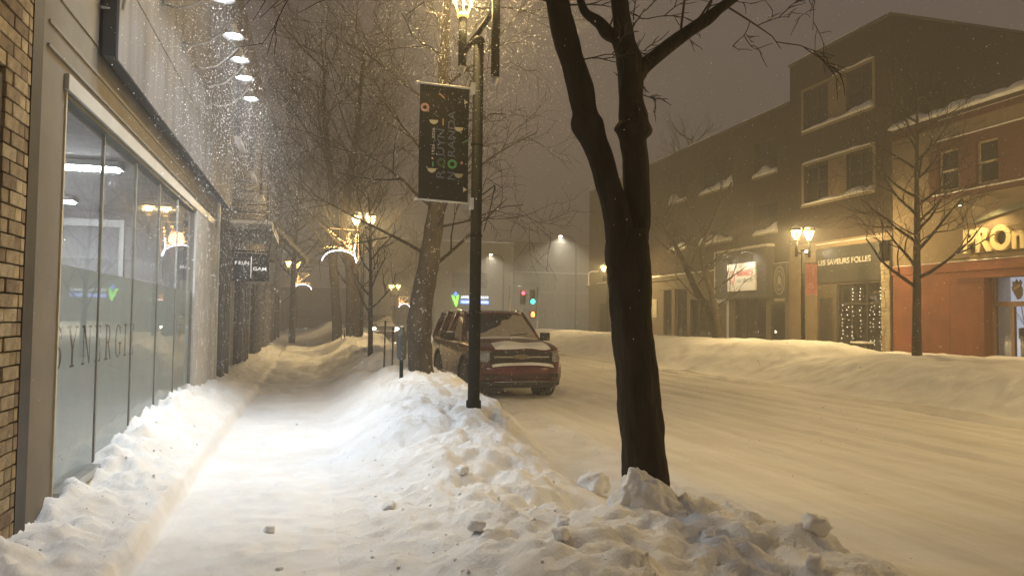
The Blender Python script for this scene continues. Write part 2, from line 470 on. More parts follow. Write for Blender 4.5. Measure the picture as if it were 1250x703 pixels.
rng = random.Random(7)
def chunk_mesh(r, seed, sq=(1, 1, 0.8), det=3):
    bm = bmesh.new(); bmesh.ops.create_icosphere(bm, subdivisions=det, radius=1.0)
    for v in bm.verts:
        p = v.co.copy()
        k = 1 + 0.32*noise.fractal(p*1.3+Vector((seed, 0, 0)), 0.9, 2.0, 4) + 0.1*noise.noise(p*4+Vector((seed, 3, 0)))
        q = Vector([max(-0.72, min(0.78, c)) for c in p]).normalized()*0.15+Vector([max(-0.72, min(0.72, c)) for c in p])
        v.co = Vector((q.x*sq[0], q.y*sq[1], q.z*sq[2]))*r*k
    me = bpy.data.meshes.new('snow_chunk'); bm.to_mesh(me); bm.free(); me.materials.append(SNOW)
    me.polygons.foreach_set('use_smooth', [True]*len(me.polygons))
    return me
CH = [
    (2.62, 6.62, 0.135, 1, 'largest loose block of snow, rounded, on the kerb slope between pole and tree'),
    (2.86, 3.75, 0.075, 2, 'brownish snow lump on the far shoulder of the mound right of the near tree'),
    (2.55, 3.35, 0.05, 2, 'flat lump of snow lying low in the shadow streak behind the near tree'),
    (1.60, 4.6, 0.055, 1, 'small snow lump on the bank face left of the near tree'),
    (1.05, 4.7, 0.05, 1, 'small tilted snow lump low on the bank toward the swept walk'),
    (1.75, 5.4, 0.045, 1, 'pair-sized snow lump just in front of the large loose block'),
    (-0.25, 5.55, 0.04, 1, 'lone round snowball-sized lump in the middle of the swept walk'),
    (-0.15, 4.7, 0.022, 1, 'tiny snow crumb on the swept walk nearest the camera'),
    (0.62, 5.9, 0.05, 1, 'sharp-edged snow lump where the bank meets the swept walk'),
    (1.3, 6.4, 0.05, 1, 'snow lump high on the bank beyond the near tree'),
    (2.25, 3.9, 0.05, 2, 'dull snow lump at the foot of the mound under the near tree'),
    (1.35, 3.9, 0.045, 2, 'snow lump near the bottom edge of the picture, left of the shadow streak'),
]
for i, (x, y, r_, hi, lab) in enumerate(CH):
    me = chunk_mesh(r_, 3.7*i+1.1, (1, rng.uniform(.8, 1.1), 0.8), 4 if i == 0 else 3)
    o = bpy.data.objects.new('snow_chunk', me); COL.objects.link(o)
    o.location = (x, y, snow_z(x, y)+r_*(0.7 if i == 0 else 0.38)); o.rotation_euler = (rng.uniform(-.3, .3), rng.uniform(-.3, .3), rng.uniform(0, 6))
    tag(o, lab, 'snow chunk', 'loose snow chunks on the bank')
cr = MB()
for _ in range(1100):
    if rng.random() < 0.75: x = rng.uniform(0.3, 3.4)
    elif rng.random() < 0.5: x = rng.uniform(-1.65, -1.1)
    else: x = rng.gauss(3.66, 0.10)
    y = 2.2 + 11*rng.random()**1.3
    r_ = rng.choice((0.005, 0.007, 0.010, 0.014, 0.020))*rng.uniform(0.7, 1.2)
    z = snow_z(x, y)+r_*0.1
    base = [Vector((rng.uniform(.6, 1.1)*s*r_ if ax == 0 else 0, rng.uniform(.6, 1.1)*s*r_ if ax == 1 else 0, rng.uniform(.5, .9)*s*r_ if ax == 2 else 0)) for ax in range(3) for s in (1, -1)]
    M = Matrix.Rotation(rng.uniform(0, 6), 3, 'Z') @ Matrix.Rotation(rng.uniform(0, 6), 3, 'X')
    vs = [M @ b_ + Vector((x, y, z)) for b_ in base]
    cr.add(vs, [(0,2,4),(2,1,4),(1,3,4),(3,0,4),(2,0,5),(1,2,5),(3,1,5),(0,3,5)], True)
cr.build('snow_crumbs', SNOW, label='scattered snow crumbs over both banks beside the swept walk', cat='snow crumbs', kind='stuff')

# ------------------------------------------------------------------ street lamps
BLACK = mat('black_post_paint', (0.008, 0.009, 0.009), 0.7, 0.0, 0.3, 8, 0.15, 60, snow=0.0, spec=0.05)
LAMPE = mat('lamp_lens', (0.9, 0.8, 0.5), 0.4, emit=(1.0, 0.66, 0.16), estr=14.0)
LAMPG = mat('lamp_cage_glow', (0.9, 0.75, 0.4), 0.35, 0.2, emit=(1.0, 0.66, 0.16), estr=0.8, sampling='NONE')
STEEL = mat('galvanised_steel', (0.45, 0.45, 0.44), 0.4, 0.8, 0.15, 10)

def lamp_head(root, c, tube_len=0.95):
    """flat-capped lantern with a tapering open cage on a black sleeve; c = centre of the lens"""
    c = Vector(c)
    h = MB().lathe(c, [(0.02, 0.15), (0.10, 0.13), (0.19, 0.075), (0.205, 0.03), (0.19, 0.012)], 20).build('lamp_cap', BLACK, root)
    MB().lathe(c, [(0.185, 0.010), (0.17, -0.015), (0.10, -0.03), (0.005, -0.035)], 20).build('lens', LAMPE, root)
    sn = MB().lathe(c, [(0.185, 0.085), (0.16, 0.14), (0.08, 0.185), (0.005, 0.20)], 16).build('snow_cap', SNOWC, root)
    cg = MB()
    for k in range(6):
        a = 2*PI*k/6+0.3
        cg.tube([c+Vector((0.165*math.cos(a), 0.165*math.sin(a), -0.02)), c+Vector((0.06*math.cos(a), 0.06*math.sin(a), -0.30))], 0.008, 5)
    cg.lathe(c, [(0.062, -0.29), (0.075, -0.315), (0.06, -0.34)], 14)
    cg.build('cage', LAMPG, root)
    MB().tube([c+Vector((0, 0, -0.33)), c+Vector((0, 0, -tube_len))], [0.05, 0.05], 14).build('lamp_sleeve', BLACK, root)
    MB().lathe(c+Vector((0, 0, -tube_len)), [(0.05, 0.0), (0.048, -0.02), (0.012, -0.09), (0.004, -0.10)], 12).build('finial', STEEL, root)

def street_lamp(x, y, z0, zl, ang, label, power, half=0.27, rise=0.0, sleeve=0.95, group='twin-headed street lamps along the road', banner_box=False):
    root = thing('street_lamp', label, 'street lamp', (x, y, z0), 0, group)
    H_ = zl - z0
    p = MB(); p.tube([(0, 0, -0.4), (0, 0, 0.15), (0, 0, 0.16), (0, 0, H_-0.72)], [0.09, 0.09, 0.072, 0.062], 16)
    p.build('pole', BLACK, root)
    for h in (1.2, 2.1, H_*0.62): MB().lathe((0, 0, h), [(0.071, -0.012), (0.077, -0.008), (0.077, 0.008), (0.071, 0.012)], 14).build('pole_band', BLACK, root)
    ca, sa = math.cos(ang), math.sin(ang)
    a = Vector((ca*half, sa*half, 0))
    y_ = MB(); y_.tube([-a+Vector((0, 0, H_-0.80)), a+Vector((0, 0, H_-0.80+rise))], 0.032, 10)
    y_.ball((0, 0, H_-0.70), 0.075, 12, 8)
    y_.build('cross_arm', BLACK, root)
    for s in (-1, 1):
        c = s*a + Vector((0, 0, H_ + (rise if s > 0 else 0)))
        lamp_head(root, c, sleeve if s > 0 else 0.95)
        power_ = power*5.6
        point_light('lamp_light', (x+c.x, y+c.y, z0+c.z-0.07), power_, WARM, 0.07).parent = None
    return root

near_lamp = street_lamp(1.87, 8.60, 0.60, 5.74, R(-55), 'nearest twin street lamp with the dark festival banner on its black pole', 52, rise=0.45, sleeve=1.64)
street_lamp(1.80, 28.0, 0.45, 5.45, R(-10), 'twin street lamp over the left bank carrying the glowing star ornament', 110)
street_lamp(-1.15, 47.0, 0.4, 5.0, R(20), 'far twin street lamp at the left corner with a small lit ornament', 22)
street_lamp(6.0, 56.0, 0.0, 4.1, 0, 'distant twin street lamp seen left of the leaning snowy tree', 45)
street_lamp(17.2, 23.2, 0.90, 5.03, 0, 'twin street lamp in front of the right shops with the small pink banner', 150)
street_lamp(17.2, 41.6, 0.90, 4.95, R(5), 'twin street lamp across the road partly hidden behind the near tree trunk', 110)
street_lamp(17.2, 4.5, 0.75, 5.0, 0, 'twin street lamp across the road past the right edge of the view', 300)
street_lamp(1.87, -10.5, 0.45, 5.4, R(-28), 'twin street lamp on the left bank behind the viewpoint', 28)
street_lamp(17.2, -13.0, 0.75, 5.0, 0, 'twin street lamp on the far side of the road behind the viewpoint', 60)

# ------------------------------------------------------------------ festival banner on the near lamp
bn = thing('festival_banner', 'dark vertical festival banner reading ROUYN NORANDA hung from the nearest pole', 'banner', (1.80, 8.58, 0))
CLOTH = mat('banner_cloth', (0.014, 0.014, 0.011), 0.85, 0, 0.35, 5, 0.3, 120)
def ink(n, c, e=0): return mat('ink_'+n, c, 0.7, 0, 0.05)
bu = Vector((-0.995, 0.06, 0)).normalized()          # from the pole outwards (left)
# banner frame: origin at top inner corner
Wb, Hb = 0.585, 1.36
nx_, nz_ = 14, 26
vs = []; fs = []
for j in range(nz_+1):
    for i in range(nx_+1):
        u = i/nx_*Wb; v = -j/nz_*Hb
        wv = 0.018*math.sin(i/nx_*5+j/nz_*4)*math.sin(PI*j/nz_)
        p = bu*(u+0.04) + Vector((0, wv, 4.44+v+0.03*(i/nx_)))
        vs.append(tuple(p))
for j in range(nz_):
    for i in range(nx_):
        a = j*(nx_+1)+i; fs.append((a, a+1, a+nx_+2, a+nx_+1))
n0 = len(vs); vs2 = vs + [(v[0], v[1]+0.004, v[2]) for v in vs]
fs2 = fs + [tuple(reversed([k+n0 for k in f])) for f in fs]
m_ = MB(); m_.add(vs2, fs2, True); m_.build('banner_cloth', CLOTH, bn)
for zz, nm in ((4.455, 'banner_rod'), (3.075, 'banner_rod')):
    t = MB(); t.tube([Vector((0.05, 0, zz)), bu*(Wb+0.07)+Vector((0, 0, zz+0.03))], 0.012, 8)
    t.ball(bu*(Wb+0.075)+Vector((0, 0, zz+0.03)), 0.02, 8, 6)
    t.box((-0.02, -0.03, zz-0.07), (0.05, 0.03, zz+0.07))
    t.build(nm, mat('white_rod', (0.7, 0.7, 0.66), 0.5), bn)
def bpt(px, py, off=0.006):
    """banner coordinates: px,py = 0..1 across from the left edge and down"""
    i = (1-px)*Wb
    wv = 0.018*math.sin((1-px)*5+py*4)*math.sin(PI*py)
    return bu*(i+0.04) + Vector((0, wv-off, 4.44-py*Hb+0.03*(1-px)))
def btext(txt, px, py0, py1, size, m):
    """reads upwards; py0 (bottom) to py1 (top)"""
    o = text_obj('lettering', txt, size, (0, 0, 0), (1, 0, 0), (0, 1, 0), (0, 0, 1), m, bn, extrude=0.0005, bold=size*0.004, width=(py0-py1)*Hb)
    for v in o.data.vertices:
        q = bpt(px + (-v.co.y)/Wb, py0 - v.co.x/Hb, 0.008 + v.co.z)
        v.co = q
    return o
blue = ink('slate_blue', (0.15, 0.18, 0.24)); cream = ink('cream', (0.75, 0.70, 0.45)); pink = ink('pink', (0.65, 0.36, 0.30))
green = ink('green', (0.12, 0.42, 0.14)); dgreen = ink('dark_green', (0.06, 0.12, 0.05)); white = ink('white', (0.8, 0.8, 0.75)); orange = ink('orange', (0.7, 0.35, 0.15))
btext('R', 0.50, 0.805, 0.735, 0.125, blue); btext('UYN', 0.50, 0.61, 0.38, 0.125, blue)
btext('N', 0.72, 0.81, 0.745, 0.125, blue); btext('RANDA', 0.72, 0.61, 0.205, 0.125, blue)
btext('1926 - 2026', 0.305, 0.605, 0.375, 0.045, white)
def bring(px, py, r0, r1, m, n=20, a0=0, a1=2*PI):
    q = MB(); c = bpt(px, py, 0.010); up_ = Vector((0, 0, 1)); vs = []
    for k in range(n+1):
        a = a0+(a1-a0)*k/n
        d = bu*math.cos(a)+up_*math.sin(a)
        vs += [c+d*r0, c+d*r1]
    q.add(vs, [(2*k, 2*k+1, 2*k+3, 2*k+2) for k in range(n)])
    q.build('print_mark', m, bn)
bring(0.10, 0.205, 0.024, 0.052, pink); bring(0.445, 0.67, 0.024, 0.055, dgreen); bring(0.665, 0.675, 0.028, 0.056, green)
bring(0.86, 0.655, 0.0, 0.017, pink); bring(0.81, 0.12, 0.0, 0.016, blue)
for px, py in ((0.28, 0.315), (0.80, 0.35), (0.26, 0.735), (0.80, 0.76)): bring(px, py-0.008, 0.0, 0.052, cream if (px+py) < 1.1 or py < .5 else ink('olive', (0.45, 0.42, 0.25)), 14, PI, 2*PI)
def bdash(px, py, l, w, ang, m):
    c = bpt(px, py, 0.010); d = bu*math.cos(ang)*l/2+Vector((0, 0, 1))*math.sin(ang)*l/2; e = bu*-math.sin(ang)*w/2+Vector((0, 0, 1))*math.cos(ang)*w/2
    MB().quad(c-d-e, c+d-e, c+d+e, c-d+e).build('print_mark', m, bn)
bdash(0.44, 0.085, 0.085, 0.016, R(140)*-1+PI, orange); bdash(0.47, 0.315, 0.08, 0.018, PI/2, orange); bdash(0.93, 0.46, 0.09, 0.012, R(150), green); bdash(0.28, 0.69, 0.06, 0.018, PI/2, green); bdash(0.27, 0.64, 0.03, 0.02, R(45), pink)
def btri(px, py, s, m):
    c = bpt(px, py, 0.010); MB().add([c+bu*s*0.6+Vector((0, 0, s)), c+bu*s*0.6-Vector((0, 0, s)), c-bu*s*0.9], [(0, 1, 2)]).build('print_mark', m, bn)
btri(0.93, 0.115, 0.03, cream); btri(0.93, 0.885, 0.032, cream); btri(0.945, 0.885, 0.016, CLOTH)

# clamp, hook and cable on the near pole
q = MB(); q.tube([(1.87, 8.52, 3.15), (1.95, 8.5, 3.2), (2.07, 8.5, 3.30), (2.075, 8.5, 3.24)], 0.008, 6)
q.tube([(2.07, 8.5, 3.30), (2.02, 8.53, 3.0), (1.95, 8.55, 2.75)], 0.006, 5)
q.build('cable_hook', BLACK, near_lamp).matrix_parent_inverse = Matrix.Translation(near_lamp.location).inverted()

# ------------------------------------------------------------------ light ornaments
LEDW = mat('led_white', (0.9, 0.9, 0.95), 0.4, emit=(0.80, 0.86, 1.0), estr=9.0, sampling='NONE')
LEDY = mat('led_amber', (0.9, 0.7, 0.3), 0.4, emit=(1.0, 0.55, 0.16), estr=9.0, sampling='NONE')
LEDR = mat('led_red', (0.9, 0.3, 0.2), 0.4, emit=(1.0, 0.25, 0.12), estr=5.0, sampling='NONE')
def ornament(x, y, z, s, label, rz=0, light=12):
    """shooting-star ornament: x,y,z = lower inner corner at the pole; extends to -X"""
    r_ = thing('light_ornament', label, 'light ornament', (x, y, z), rz, 'lit winter ornaments on the lamp poles')
    t = MB(); t.tube([(0, 0, 0), (0, 0, 1.05*s), (-0.95*s, 0, 1.08*s)], 0.009*s, 5); t.build('frame', mat('ornament_frame_glow', (0.8, 0.6, 0.3), 0.5, emit=(1, .6, .25), estr=2.0, sampling='NONE'), r_)
    t = MB(); a = [(-0.62*s+0.57*s*math.cos(k/14*PI), 0, -0.02*s+0.36*s*math.sin(k/14*PI)) for k in range(15)]
    t.tube(a, 0.017*s, 6); t.tube([(-0.12*s, 0, 0.55*s), (-0.13*s, 0, 0.2*s), (-0.05*s, 0, -0.06*s)], 0.016*s, 6); t.build('arc_light', LEDW, r_)
    rr = random.Random(int(x*10+y))
    for nm, mm, curves in (('amber_garland', LEDY, [((-1.0, 1.0), (-0.6, 0.75), (-0.2, 0.35)), ((-1.12, 0.40), (-0.7, 0.52), (-0.25, 0.30)), ((-0.33, 0.95), (-0.28, 0.7), (-0.25, 0.3)), ((-0.10, 0.9), (-0.08, 0.7), (-0.15, 0.35))]),
                           ('red_garland', LEDR, [((-0.5, 0.6), (-0.3, 0.45), (-0.1, 0.12)), ((-0.7, 0.42), (-0.4, 0.38), (-0.1, 0.2)), ((-0.4, 0.8), (-0.3, 0.55), (-0.2, 0.25))])):
        t = MB()
        for c0, c1, c2 in curves:
            for k in range(16):
                f = k/15; px = (1-f)**2*c0[0]+2*f*(1-f)*c1[0]+f*f*c2[0]; pz = (1-f)**2*c0[1]+2*f*(1-f)*c1[1]+f*f*c2[1]
                t.ball(((px+rr.uniform(-.035, .035))*s, rr.uniform(-.03, .03), (pz+rr.uniform(-.035, .035))*s), rr.uniform(0.012, 0.022)*s, 5, 4)
        t.build(nm, mm, r_)
    point_light('ornament_light', (x-0.5*s, y-0.25, z+0.5*s), light, (1, 0.6, 0.3), 0.25)
    return r_
ornament(1.62, 27.85, 3.78, 1.08, 'large shooting-star ornament glowing amber over a white arc on the second pole')
ornament(-1.10, 46.9, 3.35, 0.9, 'small glowing star ornament at the far left corner', 0, 5).scale = (-1, 1, 1)
ornament(6.3, 55.9, 2.5, 0.7, 'tiny lit ornament under the distant twin lamp', PI, 3)

# small pink banner on the right lamp
pb = thing('shop_street_banner', 'small pink banner hanging from the right twin lamp', 'banner', (17.2, 23.2, 0))
PINK = mat('pink_banner_cloth', (0.66, 0.30, 0.27), 0.85, 0, 0.15, 6, 0.2, 90)
t = MB(); t.box((0.10, -0.006, 2.72), (0.60, 0.006, 3.85)); t.build('banner_cloth', PINK, pb)
t = MB(); t.tube([(0.05, 0, 3.87), (0.66, 0, 3.87)], 0.014, 6); t.build('banner_rod', BLACK, pb)
pale = mat('pale_print', (0.75, 0.5, 0.42), 0.8)
t = MB()
for dx in (0.26, 0.42): t.box((dx, -0.012, 3.35), (dx+0.02, -0.008, 3.72))
for k in range(12):
    a = 2*PI*k/12; t.box((0.34+0.08*math.cos(a)-.02, -0.012, 3.05+0.09*math.sin(a)-.02), (0.34+0.08*math.cos(a)+.02, -0.008, 3.05+0.09*math.sin(a)+.02))
t.build('print_mark', pale, pb)

# ------------------------------------------------------------------ left: brick pier
WX = -1.7
BR = [mat('brick_tan', (0.26, 0.20, 0.12), 0.85, 0, 0.3, 18, 0.5, 60), mat('brick_ochre', (0.32, 0.25, 0.15), 0.85, 0, 0.3, 18, 0.5, 60),
      mat('brick_brown', (0.18, 0.13, 0.08), 0.85, 0, 0.3, 18, 0.5, 60), mat('brick_pale', (0.38, 0.31, 0.20), 0.85, 0, 0.25, 18, 0.5, 60)]
MORTAR = mat('mortar', (0.16, 0.13, 0.09), 0.95, 0, 0.25, 20, 0.5, 80)
bp_ = thing('brick_building', 'tan brick building front at the far left edge beside the grey stucco shop', 'building', (WX, 0, 0))
t = MB(); t.box((-9, -3.0, -0.1), (-0.025, 5.089, 9.0)); t.build('wall', MORTAR, bp_)
t = MB(); t.box((-0.024, 3.1, -0.1), (0.004, 4.70, 3.05)); t.build('doorway_panel', mat('dark_door_panel', (0.03, 0.025, 0.02), 0.7, 0, 0.3, 5), bp_)
bl, bh, jt = 0.20, 0.0745, 0.010
bms = []
for k in range(4):
    for m in BR:
        q = MB(); q.box((-0.03, 0.0, 0.0), (0.012+0.003*k, bl, bh)); bms.append(q.mesh('brick', m, 0.004))
hms = []
for m in BR:
    q = MB(); q.box((-0.03, 0.0, 0.0), (0.013, bl*0.5-jt*.5, bh)); hms.append(q.mesh('brick', m, 0.004))
nb_ = 0; zz = 0.40; row = 0
while zz < 4.6 and nb_ < 292:
    y0 = 4.72 if zz < 3.02 else 4.30
    yy = y0; first = True
    end = 5.085
    while yy < end-0.03:
        half = (row % 2 == 1 and first) or (end-yy) < bl-0.02
        me = rng.choice(hms) if half else rng.choice(bms)
        o = bpy.data.objects.new('brick', me); COL.objects.link(o); o.parent = bp_
        o.location = (rng.uniform(-0.002, 0.003), yy, zz); o.rotation_euler = (rng.uniform(-.006, .006), 0, rng.uniform(-.006, .006))
        yy += (bl*0.5-jt*.5 if half else bl)+jt; first = False; nb_ += 1
    zz += bh+jt; row += 1
t = MB(); t.box((-0.02, 5.09, 0.0), (0.02, 5.262, 9.0)); t.build('corner_flashing', mat('dark_flashing', (0.04, 0.035, 0.03), 0.6, 0.2, 0.2, 5), bp_)

# ------------------------------------------------------------------ left: the stucco shop with the long window
STUC = mat('grey_stucco', (0.19, 0.172, 0.145), 0.9, 0, 0.10, 2.5, 0.35, 160)
STUCL = mat('light_stucco_frosted', (0.46, 0.45, 0.43), 0.85, 0, 0.12, 3, 0.5, 120, snow=0.35)
WHITE = mat('white_metal_trim', (0.42, 0.43, 0.43), 0.5, 0.1, 0.06, 4)
MULL = mat('dark_mullion', (0.06, 0.07, 0.065), 0.5, 0.3, 0.2, 6)
sh = thing('stucco_shop', 'grey stucco shop on the left with long frosted window and tall sign board', 'building', (0, 0, 0))
YB0, YB1 = 5.27, 14.9
WY0, WY1, WZ0, WZ1 = 5.80, 11.78, 0.46, 3.27
P = lambda u, v, w: (WX-w, u, v)
t = facade(MB(), P, YB0, YB1, -0.1, 9.0, [(WY0, WY1, WZ0, WZ1)], 0.14)
t.build('wall', STUC, sh)
t = MB(); t.quad((WX-9, YB0, 9.0), (WX, YB0, 9.0), (WX, YB1, 9.0), (WX-9, YB1, 9.0)); t.quad((WX-9, YB1, -.1), (WX-0.14, YB1, -.1), (WX-0.14, YB1, 9), (WX-9, YB1, 9)); t.build('roof', mat('roof_membrane', (0.1, 0.1, 0.1)), sh)
t = MB(); t.box((WX, YB0, 3.85), (WX+0.010, 6.5, 9.0)); t.build('upper_panel', STUC, sh)
# band ledge above window, white header, frames
t = MB(); t.box((WX+0.001, 5.38, 3.455), (WX+0.018, 13.9, 3.475)); t.box((WX+0.001, 5.4, 3.62), (WX+0.012, 14.0, 3.64)); t.build('ledge', mat('ledge_stucco', (0.23, 0.21, 0.18), 0.9, 0, 0.1, 3, 0.3, 120), sh)
t = MB(); t.box((WX+0.001, 5.74, 3.275), (WX+0.035, 13.9, 3.39)); t.build('window_header', WHITE, sh, bevel=0.006)
t = MB(); t.box((WX-0.05, WY0-0.028, WZ0), (WX+0.012, WY0-0.002, WZ1)); t.build('window_jamb', mat('cream_jamb', (0.5, 0.47, 0.38), 0.6), sh)
t = MB(); t.box((WX-0.05, WY1+0.002, WZ0), (WX+0.03, WY1+0.055, WZ1)); t.build('window_jamb', WHITE, sh)
t = MB(); t.box((WX-0.10, WY0, WZ0-0.04), (WX+0.05, WY1, WZ0+0.02)); t.build('window_sill', STEEL, sh)
t = MB(); t.box((WX+0.001, 11.84, 0.3), (WX+0.03, 14.3, 3.27)); t.build('light_pier', STUCL, sh)
t = MB(); t.box((WX+0.001, 14.36, 0.2), (WX+0.05, 14.52, 3.9)); t.build('downpipe_cover', WHITE, sh)
win = [WY0, 6.93, 8.14, 9.34, 10.54, WY1]
mmu = MB().box((-0.036, -0.016, WZ0+0.02), (-0.012, 0.016, WZ1)).mesh('mullion', mat('grey_mullion', (0.22, 0.23, 0.22), 0.5, 0.2, 0.15, 6))
for y in win[1:-1]:
    o = bpy.data.objects.new('mullion', mmu); COL.objects.link(o); o.parent = sh; o.location = (WX-0.01, y, 0)
t = MB(); t.box((WX-0.05, WY0, WZ1-0.035), (WX+0.01, WY1, WZ1)); t.build('window_head_rail', MULL, sh)
for a, b in zip(win, win[1:]):
    q = MB(); q.quad((WX-0.03, a, WZ0+.02), (WX-0.03, b, WZ0+.02), (WX-0.03, b, WZ1-.03), (WX-0.03, a, WZ1-.03))
    q.build('window_pane', GLASS, sh)
# frosted film
fm = bpy.data.materials.new('frosted_film'); fm.use_nodes = True; N = fm.node_tree.nodes; L = fm.node_tree.links
pb_ = N['Principled BSDF']; pb_.inputs['Base Color'].default_value = (0.60, 0.67, 0.66, 1); pb_.inputs['Roughness'].default_value = 0.45
tl_ = N.new('ShaderNodeBsdfTranslucent'); tl_.inputs[0].default_value = (0.84, 0.90, 0.89, 1)
mxs = N.new('ShaderNodeMixShader'); mxs.inputs[0].default_value = 0.55
L.new(pb_.outputs[0], mxs.inputs[1]); L.new(tl_.outputs[0], mxs.inputs[2]); L.new(mxs.outputs[0], N['Material Output'].inputs['Surface'])
nz = N.new('ShaderNodeTexNoise'); nz.inputs['Scale'].default_value = 1.2; tcn = N.new('ShaderNodeTexCoord'); L.new(tcn.outputs['Object'], nz.inputs['Vector'])
mxc = N.new('ShaderNodeMix'); mxc.data_type = 'RGBA'; mxc.inputs['A'].default_value = (0.62, 0.66, 0.66, 1); mxc.inputs['B'].default_value = (0.76, 0.79, 0.79, 1)
L.new(nz.outputs['Fac'], mxc.inputs['Factor']); L.new(mxc.outputs['Result'], pb_.inputs['Base Color'])
for a, b in zip(win, win[1:]):
    q = MB(); q.box((WX-0.040, a+0.012, WZ0+.02), (WX-0.036, b-0.012, 2.07)); q.build('frosted_film', fm, sh)

# serif lettering SYNERGIE: glyph strokes in a 0..w by 0..1 box
def serif(txt, h, gap, origin, m, parent, adv=1.0):
    T, t_ = 0.15, 0.055
    def bar(x0, x1, y0=0, y1=1): return [(x0, y0), (x1, y0), (x1, y1), (x0, y1)]
    def ser(x, y): return bar(x-0.10, x+T+0.10, y, y+t_) if y < 0.5 else bar(x-0.10, x+T+0.10, y-t_, y)
    def arc(cx, cy_, rx, ry, a0, a1, w0, w1, n=14):
        res = []
        for k in range(n):
            A = R(a0+(a1-a0)*k/n); B = R(a0+(a1-a0)*(k+1)/n)
            wa = t_+(w0-t_)*abs(math.cos(A)) if w1 == 0 else w0; wb = t_+(w0-t_)*abs(math.cos(B)) if w1 == 0 else w0
            res.append([(cx+(rx-wa)*math.cos(A), cy_+(ry-wa*.6)*math.sin(A)), (cx+rx*math.cos(A), cy_+ry*math.sin(A)), (cx+rx*math.cos(B), cy_+ry*math.sin(B)), (cx+(rx-wb)*math.cos(B), cy_+(ry-wb*.6)*math.sin(B))])
        return res
    G = {
     'S': (0.55, arc(0.28, 0.74, 0.27, 0.27, 30, 270, T, 0) + arc(0.27, 0.27, 0.29, 0.27, -150, 90, T, 0) + [bar(0.48, 0.53, 0.70, 0.98), bar(0.0, 0.05, 0.02, 0.32)]),
     'Y': (0.75, [[(0.0, 1), (0.16, 1), (0.44, 0.45), (0.30, 0.45)], [(0.68, 1), (0.74, 1), (0.44, 0.42), (0.38, 0.45)], bar(0.30, 0.45, 0, 0.47), ser(0.30, 0), bar(-0.06, 0.24, 1-t_, 1), bar(0.56, 0.82, 1-t_, 1)]),
     'N': (0.72, [bar(0.06, 0.12), bar(0.62, 0.68), [(0.04, 1), (0.20, 1), (0.68, 0), (0.60, 0)], bar(-0.06, 0.2, 0, t_), bar(-0.06, 0.16, 1-t_, 1), bar(0.52, 0.80, 1-t_, 1)]),
     'E': (0.55, [bar(0.06, 0.06+T), bar(-0.04, 0.5, 0, t_), bar(-0.04, 0.5, 1-t_, 1), bar(0.2, 0.42, 0.49, 0.49+t_), bar(0.46, 0.52, 0, 0.25), bar(0.46, 0.52, 0.77, 1), bar(0.38, 0.42, 0.40, 0.64)]),
     'R': (0.66, [bar(0.06, 0.06+T), ser(0.06, 0), bar(-0.04, 0.3, 1-t_, 1), bar(0.2, 0.3, 0.46, 0.46+t_)] + arc(0.28, 0.73, 0.27, 0.27, -90, 90, T, 0) + [[(0.26, 0.48), (0.38, 0.5), (0.68, 0), (0.54, 0)]]),
     'G': (0.68, arc(0.36, 0.5, 0.36, 0.5, 35, 325, T, 0, 20) + [bar(0.52, 0.66, 0.08, 0.42), bar(0.42, 0.76, 0.40, 0.40+t_), bar(0.60, 0.65, 0.70, 0.96)]),
     'I': (0.25, [bar(0.05, 0.05+T), ser(0.05, 0), ser(0.05, 1)]),
    }
    y = origin[1]
    for ch in txt:
        w, polys = G[ch]
        q = MB()
        for k, pl in enumerate(polys):
            q.prism(pl, (origin[0], y, origin[2]+0.0), (0, h*adv, 0), (0, 0, h), (1, 0, 0), 0.0005+0.0001*(k % 7))
        q.build('letter', m, parent)
        y += (w*h)*adv + gap
LETT = mat('dark_vinyl_letter', (0.09, 0.10, 0.10), 0.6, 0, 0.1)
serif('SYNERGIE', 0.31, 0.14, (WX-0.0355, 5.86, 1.315), LETT, sh, 0.98)

# sign board above with its own planks
SIGNP = mat('streaked_sign_panel', (0.14, 0.14, 0.148), 0.6, 0.15, 0.35, 1.5, 0.2, 30, stretch=(1, 3, 0.3))  # grey panel whose tone varies in tall vertical streaks
DARKB = mat('sign_edge_black', (0.02, 0.02, 0.02), 0.6)
sb = thing('sign_board', 'long grey panelled sign board high on the stucco shop under the gooseneck lamps', 'sign board', (0, 0, 0))
t = MB(); t.box((WX+0.04, 6.50, 3.78), (WX+0.135, 15.4, 9.0)); t.build('backing', DARKB, sb)
zb = 3.76
for k in range(7):
    z1 = zb+0.73
    for (ya, yb) in ((6.515, 9.45), (9.462, 12.4), (12.412, 15.4)):
        q = MB(); q.box((WX+0.136, ya, zb), (WX+0.152+0.002*(k % 2), yb, z1-0.012)); q.build('panel', SIGNP, sb)
    zb = z1
t = MB(); t.tube([(WX+0.17, 6.60, 5.2), (WX+0.19, 6.63, 4.5), (WX+0.16, 6.60, 4.2), (WX+0.03, 6.45, 4.15)], 0.012, 6); t.build('cable', mat('grey_cable', (0.3, 0.3, 0.28), 0.6), sb)

